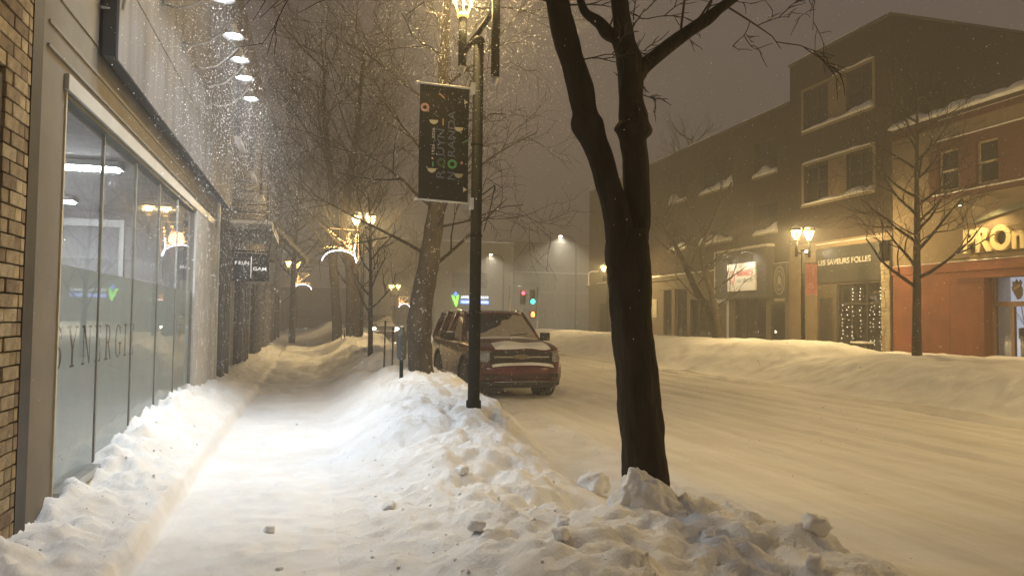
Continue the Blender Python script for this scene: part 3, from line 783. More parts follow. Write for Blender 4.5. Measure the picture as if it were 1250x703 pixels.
GOOSE = mat('gooseneck_metal', (0.30, 0.30, 0.30), 0.45, 0.5)
GLENS = mat('cool_lamp_lens', (0.95, 0.95, 1), 0.3, emit=(0.92, 0.96, 1.0), estr=40.0)
def gooseneck(y, label):
    gx = -0.975
    r_ = thing('gooseneck_lamp', label, 'wall lamp', (WX+0.153, y, 5.05), 0, 'gooseneck lamps over the sign board')
    L_ = gx-(WX+0.153)
    t = MB(); t.tube([(0, 0, -0.12), (0.12, 0, -0.16), (0.30, 0, -0.10), (0.46, 0, 0.06), (0.55, 0, 0.18), (L_, 0, 0.17), (L_+0.0, 0, 0.10)], 0.012, 8); t.build('arm', GOOSE, r_)
    t = MB(); t.lathe((0, 0, -0.12), [(0.045, -0.01), (0.045, 0.012), (0.01, 0.02)], 10, 'x'); t.build('wall_plate', GOOSE, r_)
    t = MB(); t.lathe((L_, 0, 0), [(0.03, 0.12), (0.05, 0.09), (0.075, 0.045), (0.125, 0.0), (0.128, -0.006), (0.12, -0.003), (0.07, 0.038)], 18); t.build('shade', GOOSE, r_)
    t = MB(); t.lathe((L_, 0, 0), [(0.085, 0.022), (0.06, -0.004), (0.002, -0.014)], 14); t.build('lens', GLENS, r_)
    spot_light('gooseneck_light', (gx, y, 5.03), (gx+0.14, y-0.2, 0), 150, COOL, 98, 0.9, 0.06)
gl = ['the one highest above the viewer', 'just past the top edge', 'topmost in view, cut by the photo edge', 'second from the top of the picture', 'middle one of the five in view', 'second lowest in the picture', 'farthest and lowest in the picture']
for y, s in zip((6.1, 7.15, 8.23, 9.32, 10.18, 10.94, 11.97), gl):
    gooseneck(y, 'gooseneck lamp over the sign board, ' + s)

# interior behind the window
INT = mat('interior_wall', (0.42, 0.42, 0.44), 0.9, 0, 0.08, 1.0)
INTD = mat('interior_dark', (0.10, 0.10, 0.11), 0.8)
inn = MB()
X0, X1 = WX-4.3, WX-0.142
inn.quad((X0, 5.3, 0.3), (X0, 14.4, 0.3), (X0, 14.4, 3.5), (X0, 5.3, 3.5))
inn.quad((X0, 14.4, 0.3), (X1, 14.4, 0.3), (X1, 14.4, 3.5), (X0, 14.4, 3.5))
inn.quad((X0, 5.3, 0.3), (X1, 5.3, 0.3), (X1, 5.3, 3.5), (X0, 5.3, 3.5))
inn.build('inner_wall', INT, sh)
t = MB(); t.quad((X0, 5.3, 3.5), (X1, 5.3, 3.5), (X1, 14.4, 3.5), (X0, 14.4, 3.5)); t.build('ceiling', mat('interior_ceiling', (0.5, 0.5, 0.52), 0.9), sh)
t = MB(); t.quad((X0, 5.3, 0.3), (X1, 5.3, 0.3), (X1, 14.4, 0.3), (X0, 14.4, 0.3)); t.build('inner_floor', mat('interior_floor', (0.2, 0.2, 0.2), 0.6), sh)
t = MB(); t.box((WX-3.2, 6.4, 2.95), (WX-2.5, 13.8, 3.48)); t.build('ceiling_duct', INTD, sh)
t = MB(); t.box((WX-3.9, 11.6, 0.3), (WX-3.84, 11.7, 2.95)); t.box((WX-3.9, 11.6, 2.95), (WX-0.9, 11.66, 3.05)); t.box((WX-0.96, 11.6, .3), (WX-.9, 11.66, 2.95)); t.build('partition_frame', WHITE, sh)
t = MB(); t.box((WX-4.2, 11.67, 0.3), (WX-0.4, 11.72, 2.5)); t.build('partition', mat('partition_grey', (0.28, 0.28, 0.29), 0.8), sh)
TUBE = mat('fluorescent_tube', (1, 1, 1), 0.5, emit=(0.95, 0.98, 1.0), estr=120.0)
for i, (x, y, s) in enumerate(((WX-1.1, 9.6, 'nearest to the long window'), (WX-2.4, 12.6, 'beyond the white partition frame'), (WX-1.9, 7.0, 'close to the entrance end'))):
    f = thing('ceiling_light', 'fluorescent ceiling light inside the stucco shop, ' + s, 'ceiling light', (x, y, 3.40), 0, 'fluorescent lights inside the left shop')
    MB().box((-0.6, -0.15, 0.02), (0.6, 0.15, 0.09)).build('housing', WHITE, f)
    MB().box((-0.56, -0.11, 0.0), (0.56, 0.11, 0.018)).build('diffuser', TUBE, f)

# ------------------------------------------------------------------ left: next building, dark, with projecting signs
NB = thing('dark_storefront_building', 'tall dark building beyond the stucco shop with ribbed storefront and balcony', 'building', (0, 0, 0))
DBR = mat('dark_brick_wall', (0.085, 0.07, 0.06), 0.9, 0, 0.25, 3, 0.4, 40, snow=0.18)
t = facade(MB(), P, 15.0, 36.0, -0.1, 9.2, [(16.4, 19.2, 0.4, 2.9), (21.5, 24.2, 0.4, 2.9), (27.0, 29.5, 0.4, 2.8), (31.5, 34, .4, 2.8)] + [(a, a+1.3, 5.6, 7.4) for a in (17, 21, 25, 29, 33)], 0.3)
t.build('wall', DBR, NB)
t = MB(); t.box((WX-9, 15.0, -0.1), (WX-0.5, 36.0, 9.15)); t.build('building_core', mat('dark_core', (0.03, 0.03, 0.03)), NB)
for a, b in ((16.4, 19.2), (21.5, 24.2), (27, 29.5), (31.5, 34)):
    w = MB(); w.quad((WX-0.2, a, .4), (WX-0.2, b, .4), (WX-.2, b, 2.85), (WX-.2, a, 2.85)); wo = w.build('window', GLASSD, NB)
    f = MB()
    n = 4
    for k in range(n+1):
        yy = a+(b-a)*k/n; f.box((WX-0.24, yy-0.03, .4), (WX-0.12, yy+.03, 2.85))
    f.build('frame', mat('pale_frame', (0.35, 0.34, 0.33), 0.6), wo)
RIB = mat('ribbed_cladding', (0.12, 0.115, 0.11), 0.8, 0, 0.2, 4, snow=0.2)
ribm = MB().box((0, -0.06, -0.1), (0.07, 0.06, 3.1)).mesh('plank', RIB)
for y in (15.2, 15.6, 16.0, 16.3, 19.4, 19.8, 20.3, 20.8, 21.3, 24.4, 25.0, 25.6, 26.2, 26.8, 29.8, 30.6, 31.3):
    o = bpy.data.objects.new('plank', ribm); COL.objects.link(o); o.parent = NB; o.location = (WX+0.001, y, 0.2)
for a in (17, 21, 25, 29, 33):
    w = MB(); w.quad((WX-0.2, a, 5.6), (WX-0.2, a+1.3, 5.6), (WX-.2, a+1.3, 7.4), (WX-.2, a, 7.4)); wo = w.build('window', GLASSD, NB)
    MB().box((WX-.16, a+.62, 5.6), (WX-.1, a+.68, 7.4)).build('frame', WHITE, wo)
    MB().box((WX-.1, a-.05, 5.52), (WX+.12, a+1.35, 5.60)).build('sill_snow', SNOWC, wo)
bal = MB()
bal.box((WX+0.001, 16.5, 3.55), (WX+0.85, 20.0, 3.65))
for z in (3.95, 4.15, 4.35, 4.55): bal.tube([(WX+0.02, 16.55, z), (WX+0.82, 16.55, z), (WX+0.82, 19.95, z), (WX+0.02, 19.95, z)], 0.015, 5)
for y in (16.55, 17.4, 18.25, 19.1, 19.95): bal.tube([(WX+.82, y, 3.6), (WX+.82, y, 4.6)], 0.02, 5)
bal.build('balcony', mat('frosted_iron', (0.22, 0.22, 0.22), 0.6, 0.2, snow=0.4), NB)
MB().box((WX+.0, 16.5, 3.66), (WX+.85, 20.0, 3.73)).build('balcony_snow', SNOWC, NB)
# second tall block further along
NB2 = thing('corner_block', 'tall dark corner building at the far end of the left sidewalk', 'building', (0, 0, 0))
t = facade(MB(), P, 36.1, 44.0, -0.1, 10.8, [(37.2, 38.6, .5, 2.8), (39.6, 42.6, .5, 2.8)] + [(a, a+1.2, z, z+1.7) for a in (37.3, 40, 42.2) for z in (4.6, 7.8)], 0.25); t.build('wall', DBR, NB2)
MB().box((WX-10, 36.1, -.1), (WX-.4, 44, 10.75)).build('building_core', MATS['dark_core'], NB2)
for a, b, c, d in [(37.2, 38.6, .5, 2.8), (39.6, 42.6, .5, 2.8)] + [(a, a+1.2, z, z+1.7) for a in (37.3, 40, 42.2) for z in (4.6, 7.8)]:
    MB().quad((WX-.18, a, c), (WX-.18, b, c), (WX-.18, b, d), (WX-.18, a, d)).build('window', GLASSD, NB2)

ps = thing('projecting_sign', 'dark projecting sign with two words split by a thin white line', 'sign', (0, 0, 0))
t = MB(); t.box((WX+0.12, 15.96, 2.42), (WX+.84, 16.04, 2.98)); t.build('board', mat('sign_black', (0.03, 0.03, 0.03), 0.6), ps)
t = MB(); t.tube([(WX, 16, 3.03), (WX+.84, 16, 3.03)], 0.015, 6); t.build('bracket', BLACK, ps)
WL = mat('white_letter_glow', (0.9, 0.9, 0.9), 0.5, emit=(0.9, 0.9, 0.9), estr=0.55, sampling='NONE')
t = MB(); t.box((WX+0.485, 15.945, 2.48), (WX+0.500, 15.955, 2.92)); t.build('divider_line', WL, ps)
text_obj('lettering', 'F RUN', 0.10, (WX+0.18, 15.95, 2.75), FU, FV, FW, WL, ps, 0.003, 0.002, 0.27)
text_obj('lettering', 'GAM', 0.10, (WX+0.53, 15.95, 2.64), FU, FV, FW, WL, ps, 0.003, 0.002, 0.26)
ps2 = thing('projecting_sign', 'pale grey square projecting sign behind the dark lettered one', 'sign', (0, 0, 0))
t = MB(); t.box((WX+0.18, 19.0, 2.50), (WX+.78, 19.08, 2.75)); t.box((WX+.45, 19.0, 2.751), (WX+.80, 19.08, 3.02)); t.build('board', mat('pale_board', (0.33, 0.33, 0.33), 0.7, 0, 0.12, 3, snow=0.2), ps2)
MB().tube([(WX, 19.04, 3.06), (WX+.8, 19.04, 3.06)], 0.02, 6).build('bracket', BLACK, ps2)
aw = thing('sloping_awning', 'short sloping awning arm past the pale square sign', 'awning', (0, 0, 0))
MB().obox((WX+0.75, 30, 4.6), (0.75, 0, -0.75), (0, 1.6, 0), (0.04, 0, 0.04)).build('cover', mat('awning_cloth', (0.2, 0.19, 0.17), 0.8, snow=0.25), aw)

# ------------------------------------------------------------------ right: facades
FX = 20.0
PR = lambda u, v, w: (FX+w, u, v)
BRK = mat('dark_brown_brick', (0.036, 0.022, 0.013), 0.9, 0, 0.22, 5, 0.5, 60, stretch=(1, 0.6, 3))
BEI = mat('beige_render', (0.19, 0.145, 0.09), 0.9, 0, 0.12, 2, 0.3, 60)
BEI2 = mat('beige_panel', (0.20, 0.145, 0.09), 0.85, 0, 0.1, 3)
TRIM = mat('beige_trim', (0.26, 0.21, 0.14), 0.8, 0, 0.1, 4)
REDB = mat('red_brown_render', (0.085, 0.026, 0.015), 0.85, 0, 0.15, 2.5, 0.2, 70)
ORG = mat('rust_render', (0.15, 0.045, 0.020), 0.8, 0, 0.28, 1.3, 0.25, 50)
DK = mat('dark_frame', (0.03, 0.026, 0.02), 0.6)
CORE = MATS['dark_core']

def snow_ledge(parent, y0, y1, z, out=0.18, h=0.12, seed=0, name='sill_snow', tilt=0.0):
    """a drift lying on a ledge; thickness wanders; tilt piles it toward smaller y"""
    n = max(4, int(abs(y1-y0)/0.18)); q = MB(); vs = []
    for k in range(n+1):
        y = y0+(y1-y0)*k/n; hh = h*(0.65+0.5*noise.noise(Vector((y*1.7, seed, 0))))*(1+tilt*(0.5-k/n)*2)
        if k in (0, n): hh *= 0.45
        hh = max(hh, 0.015)
        vs += [(FX+0.14, y, z), (FX+0.14, y, z+hh*1.3), (FX-out*0.55, y, z+hh), (FX-out, y, z+hh*0.35), (FX-out, y, z)]
    fs = []
    for k in range(n):
        for j in range(5):
            a = k*5+j; b = k*5+(j+1) % 5
            fs.append((a, b, b+5, a+5))
    fs += [(0, 1, 2, 3, 4), tuple(reversed([n*5+j for j in range(5)]))]
    q.add(vs, fs, True); return q.build(name, SNOWC, parent)

def r_window(parent, y0, y1, z0, z1, panes=2, trim=None, sill=True, rail=True, seed=0, snow=0.14, glass=GLASSD, tilt=0.0):
    w = MB(); fr = 0.06
    w.box((FX+0.10, y0, z0), (FX+0.18, y0+fr, z1)); w.box((FX+0.10, y1-fr, z0), (FX+0.18, y1, z1))
    w.box((FX+0.10, y0+fr, z0), (FX+0.18, y1-fr, z0+fr)); w.box((FX+0.10, y0+fr, z1-fr), (FX+0.18, y1-fr, z1))
    wo = w.build('window', trim or DK, parent)
    if rail: MB().box((FX+0.09, y0+fr, (z0+z1)/2-0.03), (FX+0.17, y1-fr, (z0+z1)/2+0.03)).build('rail', trim or DK, wo)
    for k in range(panes):
        a = y0+fr+(y1-y0-2*fr)*k/panes; b = y0+fr+(y1-y0-2*fr)*(k+1)/panes
        MB().box((FX+0.145, a+0.012, z0+fr), (FX+0.155, b-0.012, z1-fr)).build('pane', glass, wo)
        if k: MB().box((FX+0.10, a-0.025, z0+fr), (FX+0.175, a+0.025, z1-fr)).build('mullion', trim or DK, wo)
    if sill:
        MB().box((FX-0.10, y0-0.06, z0-0.08), (FX+0.1, y1+0.06, z0-0.001)).build('sill', TRIM, wo)
        if snow: snow_ledge(wo, y0-0.04, y1+0.04, z0, 0.11, snow, seed, tilt=tilt)
    return wo

# --- building A: dark brick three storeys over a beige shopfront
A = thing('brick_gable_building', 'tall dark brick building with paired white-trimmed windows above the black shop sign', 'building', (0, 0, 0))
AY0, AY1, AH = 21.95, 27.8, 12.85
holesA = [(22.85, 24.25, 9.80, 11.35), (25.38, 26.88, 9.85, 11.45), (22.93, 24.27, 6.70, 8.22), (25.38, 26.80, 6.74, 8.23)]
facade(MB(), PR, AY0, AY1, 5.0, AH, holesA, 0.25).build('wall', BRK, A)
MB().box((FX+0.26, AY0, 0), (FX+16, AY1, AH-0.02)).build('side_wall', BRK, A)
t = MB(); t.box((FX-0.06, AY0-0.05, AH), (FX+16, AY1+0.05, AH+0.10)); t.build('roof_coping', mat('coping_metal', (0.12, 0.10, 0.08), 0.6), A)
t = MB(); t.box((FX-0.05, 23.6, AH+0.101), (FX+1.0, AY1, AH+0.18)); t.build('roof_snow', SNOWC, A)
for (za, zb, s) in ((9.78, 11.48, 1), (6.66, 8.28, 2)):
    MB().box((FX-0.015, 24.30, za), (FX+0.02, 25.33, zb-.03)).build('beige_spandrel', BEI2, A)
    q = MB(); q.box((FX-0.05, 22.74, za-0.12), (FX+0.0, 26.98, za-0.02)); q.box((FX-0.05, 22.74, zb), (FX, 26.98, zb+0.10))
    q.box((FX-0.05, 22.74, za-0.02), (FX, 22.84, zb)); q.box((FX-0.05, 26.89, za-.02), (FX, 26.98, zb)); q.build('window_surround', TRIM, A)
    snow_ledge(A, 22.75, 25.0 if s == 1 else 26.9, zb+0.10, 0.09, 0.13, s*3.1, 'lintel_snow')
    snow_ledge(A, 22.8, 26.9, za-0.02, 0.13, 0.22, s*5.7, 'sill_snow', 0.5)
for i, h in enumerate(holesA): r_window(A, *h, panes=2, sill=False, seed=i)
# shopfront
MB().box((FX-0.03, AY0, 4.72), (FX+0.25, AY1, 5.0)).build('beige_band', BEI, A)
snow_ledge(A, AY0+.4, 26.0, 4.88, 0.14, 0.04, 9.0, 'band_snow')
q = facade(MB(), lambda u, v, w: (FX-0.02+w, u, v), 22.42, AY1, 0.0, 4.72, [(22.50, 24.9, 0.35, 3.22), (25.1, 25.9, 0.2, 2.7)], 0.27); q.build('shopfront_wall', mat('brown_shopfront', (0.07, 0.055, 0.035), 0.8, 0, 0.2, 3), A)
MB().box((FX-0.12, 26.02, 0.0), (FX-0.021, 26.72, 4.72)).build('beige_pilaster', BEI, A); MB().box((FX-0.12, 27.0, 0.0), (FX-0.021, 27.72, 4.72)).build('beige_pilaster', BEI, A)
MB().box((FX-0.10, 22.44, 3.30), (FX-0.022, 26.0, 4.68)).build('sign_panel', mat('black_sign_panel', (0.022, 0.022, 0.018), 0.5, 0, 0.2, 3), A)
SL = mat('silver_letter', (0.42, 0.41, 0.38), 0.4, 0.2)
text_obj('lettering', 'LES SAVEURS FOLLES', 0.30, (FX-0.105, 25.85, 4.02), RU, RV, RW, SL, A, 0.012, 0.006, 2.95)
wA = MB(); wA.box((FX+0.05, 22.50, 2.42), (FX+0.13, 24.9, 2.50))
for y in (22.50, 23.27, 24.08, 24.84): wA.box((FX+0.055, y, 0.35), (FX+0.125, y+0.06, 2.42)); wA.box((FX+0.055, y, 2.50), (FX+0.125, y+0.06, 3.22))
wo = wA.build('shop_window', DK, A)
MB().box((FX+0.085, 22.56, 0.36), (FX+0.095, 24.86, 3.2)).build('pane', glass_material('shop_glass', (0.6, 0.6, 0.58), 1.5, 0.02), wo)
q = MB(); q.quad((FX+0.255, 22.4, 0.2), (FX+.255, 25, .2), (FX+.255, 25, 3.25), (FX+.255, 22.4, 3.25)); q.build('window_backdrop', mat('shop_dim_interior', (0.10, 0.09, 0.075), 0.9, 0, 0.5, 3, emit=(0.5, 0.42, 0.28), estr=0.03, sampling='NONE'), wo)
MB().box((FX-.0, 25.12, .2), (FX+.06, 25.88, 2.68)).build('door', DK, A)
BULB = mat('fairy_bulb', (1, .95, .8), 0.4, emit=(1, 0.86, 0.62), estr=3.2, sampling='NONE')
wo_l = [(24.62, 10, 0), (24.30, 8, .3), (24.02, 9, .1), (23.62, 8, .5), (23.10, 9, .2), (22.92, 10, .6), (22.60, 11, .35)]
for i, (y, n, ph) in enumerate(wo_l):
    q = MB(); q.cur = 1; q.tube([(FX+0.03, y, 3.1 if i in (2, 3, 6) else 2.4), (FX+0.03, y+.01, 0.8)], 0.003, 3); q.cur = 0
    for k in range(n):
        z = 2.35-k*0.155-0.06*ph+rng.uniform(-.03, .03)
        if rng.random() < .15: continue
        q.ball((FX+0.025, y+rng.uniform(-.06, .06), z+rng.uniform(-.03, .03)), rng.uniform(.009, .016), 5, 4)
    if i in (2, 3, 6):
        for k in range(4): q.ball((FX+0.025, y+rng.uniform(-.02, .02), 2.62+k*0.13), 0.015, 5, 4)
    q.build('fairy_light_string', [BULB, DK], label='fairy light string in the dark shop window, ' + ['leftmost of seven', 'second from the left', 'third from the left, tall', 'middle one of seven', 'third from the right', 'second from the right', 'rightmost, beside the stone pillar'][i], cat='light string', group='fairy light strings in the shop window')
# stone pillar in separate blocks
STB = [mat('stone_pale', (0.26, 0.22, 0.15), 0.9, 0, 0.2, 10, 0.5, 50), mat('stone_tan', (0.21, 0.17, 0.11), 0.9, 0, 0.2, 10, 0.5, 50)]
sp = thing('stone_pillar', 'narrow pillar of pale stone blocks between black shopfront and rust wall', 'pillar', (FX, 22.0, 0))
MB().box((-0.10, -0.02, 0.0), (-0.022, 0.39, 3.95)).build('core', MORTAR, sp)
zz = 0.3; k = 0
while zz < 3.85:
    hh = rng.uniform(0.12, 0.17); cut = rng.uniform(0.14, 0.26)
    for a, b in ((-0.02, cut-0.006), (cut+0.006, 0.39)):
        MB().box((-0.115-rng.uniform(0, .025), a, zz), (-0.09, b, zz+hh-0.012)).build('stone', rng.choice(STB), sp, bevel=0.006)
    zz += hh
# spotlight on the sign
sp1 = thing('sign_lamp', 'small bright lamp at the left end of the black shop sign', 'wall lamp', (FX-0.1, 26.2, 4.62))
MB().tube([(0, 0, 0), (-0.25, 0, 0.05), (-0.35, -0.1, 0)], 0.02, 6).build('arm', DK, sp1)
MB().ball((-0.37, -0.1, -0.02), 0.07, 10, 8).build('bulb', mat('warm_bulb', (1, .9, .7), .4, emit=(1, .85, .55), estr=12), sp1)
spot_light('sign_light', (FX-0.55, 26.05, 4.6), (FX, 24.0, 4.1), 22, (1, .85, .6), 70, 0.8)

# --- building B: beige and rust two storeys (PRONTO)
B = thing('rust_shop_building', 'low two storey shop at the right edge, beige above rust red, lettered PRONTO', 'building', (0, 0, 0))
holesB = [(19.13, 19.93, 6.06, 7.42), (17.70, 18.48, 6.08, 7.43), (15.9, 16.7, 6.08, 7.43), (14.4, 15.2, 6.08, 7.43)]
facade(MB(), PR, 10.0, 20.30, 5.95, 7.74, holesB, 0.22).build('upper_wall', REDB, B)
MB().box((FX, 20.302, 3.70), (FX+0.22, 21.94, 8.30)).build('beige_column_wall', BEI, B)
MB().box((FX-0.03, 10.0, 7.742), (FX+0.22, 20.298, 8.22)).build('beige_band', BEI, B)
snow_ledge(B, 10.0, 20.2, 8.42, 0.12, 0.03, 2.2, 'band_snow')
MB().box((FX-0.10, 10.0, 8.222), (FX+0.3, 21.93, 8.42)).build('cornice', REDB, B)
MB().box((FX-0.02, 10.0, 8.42), (FX+0.3, 21.93, 8.60)).build('parapet', mat('parapet_dark', (0.09, .05, .03)), B)
snow_ledge(B, 10.0, 21.9, 8.60, 0.22, 0.36, 4.0, 'roof_snow')
MB().box((FX+1.2, 10.0, 0.0), (FX+14, 21.92, 8.5)).build('building_core', CORE, B)
MB().box((FX+0.24, 10.0, 3.6), (FX+1.19, 21.92, 8.45)).build('floor_slab', CORE, B)
snow_ledge(B, 10.0, 20.2, 7.745, 0.07, 0.07, 6.0, 'band_snow')
MB().box((FX-0.12, 10.0, 5.80), (FX+0.1, 20.30, 5.94)).build('ledge', REDB, B)
snow_ledge(B, 10.0, 20.25, 5.94, 0.15, 0.10, 7.0, 'ledge_snow')
for i, h in enumerate(holesB): r_window(B, *h, panes=1, trim=mat('pale_window_frame', (0.36, 0.29, 0.2), 0.7), sill=False, seed=i+5)
MB().box((FX-0.005, 10.0, 3.72), (FX+0.2, 20.30, 5.79)).build('beige_fascia', BEI, B)
facade(MB(), lambda u, v, w: (FX-0.02+w, u, v), 10.0, 21.94, 0.0, 3.40, [(16.20, 18.24, 0.35, 3.16)], 0.55).build('rust_wall', ORG, B)
MB().box((FX-0.07, 10.0, 3.402), (FX+0.2, 21.94, 3.71)).build('rust_cornice', ORG, B)
snow_ledge(B, 10.0, 21.9, 3.71, 0.09, 0.035, 8.0, 'cornice_snow')
for y_ in (19.5, 20.7): MB().box((FX-0.024, y_-.006, 0.2), (FX-0.0205, y_+.006, 3.38)).build('panel_joint', DK, B)
MB().box((FX-0.03, 18.30, 3.0), (FX-0.021, 19.2, 3.18)).build('door_plate', REDB, B)
LB = mat('lit_letter_face', (0.62, 0.50, 0.26), 0.5, 0.1, 0.1, 5)
text_obj('lettering', 'PROnTO', 0.98, (FX-0.14, 18.80, 3.98), RU, RV, RW, LB, B, 0.055, 0.03, 3.35, bevel=0.012)
q = MB(); pl = []
for k in range(17): a = k/16; pl.append((3.3*a, 0.46*math.sin(PI*a*0.8+0.05)))
for k in range(16, -1, -1): a = k/16; pl.append((3.3*a, 0.46*math.sin(PI*a*0.8+0.05)-0.03-0.16*math.sin(PI*a)))
q = MB()
for k in range(16):
    q.prism([pl[k], pl[k+1], pl[33-k-1], pl[33-k]], (FX-0.06, 18.6, 4.85), RU, RV, RW, 0.07)
q.build('swoosh', mat('dark_green_swoosh', (0.05, 0.055, 0.03), 0.5), B)
q = MB(); q.tube([(FX-0.02, 18.75, 5.55), (FX-0.35, 18.72, 5.62), (FX-0.5, 18.6, 5.5)], 0.018, 6); q.lathe((FX-0.5, 18.6, 5.42), [(0.02, .12), (0.04, .09), (.08, 0)], 10)
gp = thing('wall_lamp', 'lamp on the beige fascia throwing light down on the PRONTO letters', 'wall lamp', (0, 0, 0))
q.build('arm_and_shade', DK, gp)
MB().ball((FX-0.5, 18.6, 5.44), 0.045, 8, 6).build('bulb', MATS['warm_bulb'], gp)
spot_light('pronto_light', (FX-0.8, 17.9, 5.35), (FX-0.02, 17.75, 4.1), 210, (1, 0.70, 0.30), 100, 0.9)
spot_light('pronto_light', (FX-0.8, 15.4, 5.35), (FX-0.02, 15.3, 4.1), 200, (1, 0.72, 0.34), 100, 0.9)
# lit shop window
WF = mat('brown_window_frame', (0.22, 0.13, 0.08), 0.7)
wb = MB()
wb.box((FX+0.30, 16.20, 2.27), (FX+0.42, 18.24, 2.42)); wb.box((FX+0.31, 17.52, 0.35), (FX+0.41, 17.62, 2.27))
for y in (16.2, 16.9, 18.16): wb.box((FX+0.31, y, 0.35), (FX+0.41, y+0.08, 2.27)); wb.box((FX+0.31, y, 2.42), (FX+.41, y+.08, 3.16))
wo = wb.build('shop_window', WF, B)
MB().box((FX+0.36, 16.28, 0.36), (FX+0.37, 18.2, 3.15)).build('pane', glass_material('clear_shop_glass', (0.9, 0.92, 0.95), 1.5, 0.01), wo)
LITW = mat('lit_back_wall', (0.7, 0.72, 0.8), 0.9, 0, 0.1, 1, emit=(0.72, 0.76, 0.92), estr=0.62)
q = MB(); q.box((FX+1.1, 15.9, 0.3), (FX+1.15, 18.6, 3.3)); q.build('lit_back_wall', LITW, wo)
q = MB(); q.box((FX+0.60, 15.9, 0.25), (FX+1.12, 18.6, 0.34)); q.box((FX+.56, 18.3, .3), (FX+1.1, 18.34, 3.3)); q.build('display_box', mat('display_white', (0.6, 0.58, 0.56), .8), wo)
cur = MB(); vs = []; n = 26
for k in range(n+1):
    y = 17.62+0.58*k/n; xx = FX+0.50+0.035*math.sin(k*1.5); vs += [(xx, y, 0.4), (xx, y, 2.3)]
cur.add(vs, [(2*k, 2*k+1, 2*k+3, 2*k+2) for k in range(n)], True)
cur.build('curtain', mat('pale_curtain', (0.55, 0.50, 0.46), 0.9, 0, 0.1, emit=(0.5, 0.45, 0.42), estr=0.12, sampling='NONE'), wo)
cr_ = thing('crest_sticker', 'dark rooster-like crest hanging in the top pane of the lit shop window', 'window decoration', (FX+0.30, 17.38, 2.47))
MB().prism([(-.17, .30), (-.05, .10), (.0, 0), (.10, .03), (.17, .14), (.17, .34), (.12, .42), (.17, .50), (.10, .60), (.05, .50), (-.02, .62), (-.07, .52), (-.16, .56), (-.14, .42), (-.18, .38)], (0, 0, 0), (0, -1, 0), (0, 0, 1), (-1, 0, 0), 0.02).build('shield', mat('crest_brown', (0.06, 0.03, 0.025), .6), cr_)
MB().prism([(-.10, .36), (.10, .46), (.12, .40), (-.08, .28)], (-0.021, 0, 0), (0, -1, 0), (0, 0, 1), (-1, 0, 0), 0.01).build('ribbon', mat('crest_tan', (0.25, 0.16, 0.12), .6), cr_)
pt = thing('window_pot', 'dark pot with sprigs on the sill of the lit shop window', 'plant pot', (FX+0.70, 17.45, 0.34))
MB().lathe((0, 0, 0), [(0.12, 0), (0.16, 0.55), (0.16, .95), (.20, .97), (.20, 1.28), (.12, 1.3)], 12).build('pot', mat('dark_pot', (0.07, 0.06, 0.06), .5), pt)
q = MB()
for k in range(14):
    a = rng.uniform(0, 6); q.tube([(0, 0, 1.28), (0.1*math.cos(a), .25*math.sin(a), 1.28+rng.uniform(.2, .4)), (0.14*math.cos(a), .4*math.sin(a), 1.3+rng.uniform(.2, .7))], 0.008, 4)
q.build('sprigs', mat('dry_sprig', (0.12, 0.05, 0.04), .8), pt)
gd = MB()
for k in range(60):
    f = k/59; gd.ball((FX+.62+rng.uniform(-.02, .02), 16.3+1.0*f, 0.9+0.45*(1-f)+rng.uniform(-.05, .05)), rng.uniform(.02, .035), 5, 4)
gd.build('garland', mat('garland_dark', (0.10, 0.12, 0.10), .8), label='dark garland slung across the lower pane of the lit shop window', cat='garland')
q = MB()
for k in range(9): q.box((FX+.8, 16.95+.05*k, .34), (FX+.86, 16.98+.05*k, .9+rng.uniform(0, .5)))
q.build('display_bottles', mat('bottle_pale', (0.5, 0.45, 0.3), .3), wo)

# --- building C: long dark brick row
Cb = thing('brick_row_building', 'long dark brick three storey row across the road with the lit white sign', 'building', (0, 0, 0))
CH_ = 11.25
holesC = []
for z0, z1 in ((8.45, 10.1), (5.75, 7.2)):
    for a, b in ((28.75, 30.5), (32.4, 35.5), (37.1, 39.0), (42.0, 44.0), (46.5, 48.5)): holesC.append((a, b, z0, z1))
facade(MB(), PR, 27.82, 52.0, 4.3, CH_, holesC, 0.25).build('wall', BRK, Cb)
MB().box((FX+0.26, 27.82, 0), (FX+14, 52.0, CH_-0.02)).build('building_core', BRK, Cb)
MB().box((FX-0.05, 27.86, CH_), (FX+14, 52.05, CH_+0.1)).build('roof_coping', MATS['coping_metal'], Cb)
for a, b, s in ((28.2, 31.5, 1), (34.5, 37.0, 2), (39.0, 42.5, 3), (46, 50, 4)): snow_ledge(Cb, a, b, CH_+0.10, 0.05, 0.10, s, 'roof_snow')
for i, h in enumerate(holesC): r_window(Cb, *h, panes=3 if h[1]-h[0] > 3 else 2, seed=i*1.3, snow=0.42, tilt=0.4 if i % 2 else -.3)
GRY = mat('grey_shopfront', (0.12, 0.10, 0.075), 0.85, 0, 0.15, 2)
hs = [(28.2, 29.35, 0.2, 2.5), (29.6, 32.3, 0.3, 2.80), (34.25, 36.6, 0.3, 2.88), (37.0, 38.4, 0.2, 3.50), (38.8, 39.8, 0.2, 3.5), (41.5, 44.5, .4, 2.9), (46, 50, .4, 2.9)]
facade(MB(), PR, 27.82, 52.0, 0.0, 4.05, hs, 0.25).build('ground_floor_wall', GRY, Cb)
MB().box((FX-0.16, 33.4, 4.052), (FX+0.2, 52.0, 4.298)).build('cornice', GRY, Cb); snow_ledge(Cb, 33.4, 52.0, 4.30, 0.2, 0.11, 3.3, 'cornice_snow')
MB().box((FX-0.02, 27.82, 4.052), (FX+0.2, 33.39, 4.298)).build('cornice', GRY, Cb)
CUR = mat('lit_curtained_glass', (0.35, 0.30, 0.2), 0.5, 0, 0.25, 2, emit=(0.55, 0.45, 0.28), estr=0.16, sampling='NONE', stretch=(1, 6, 0.3))
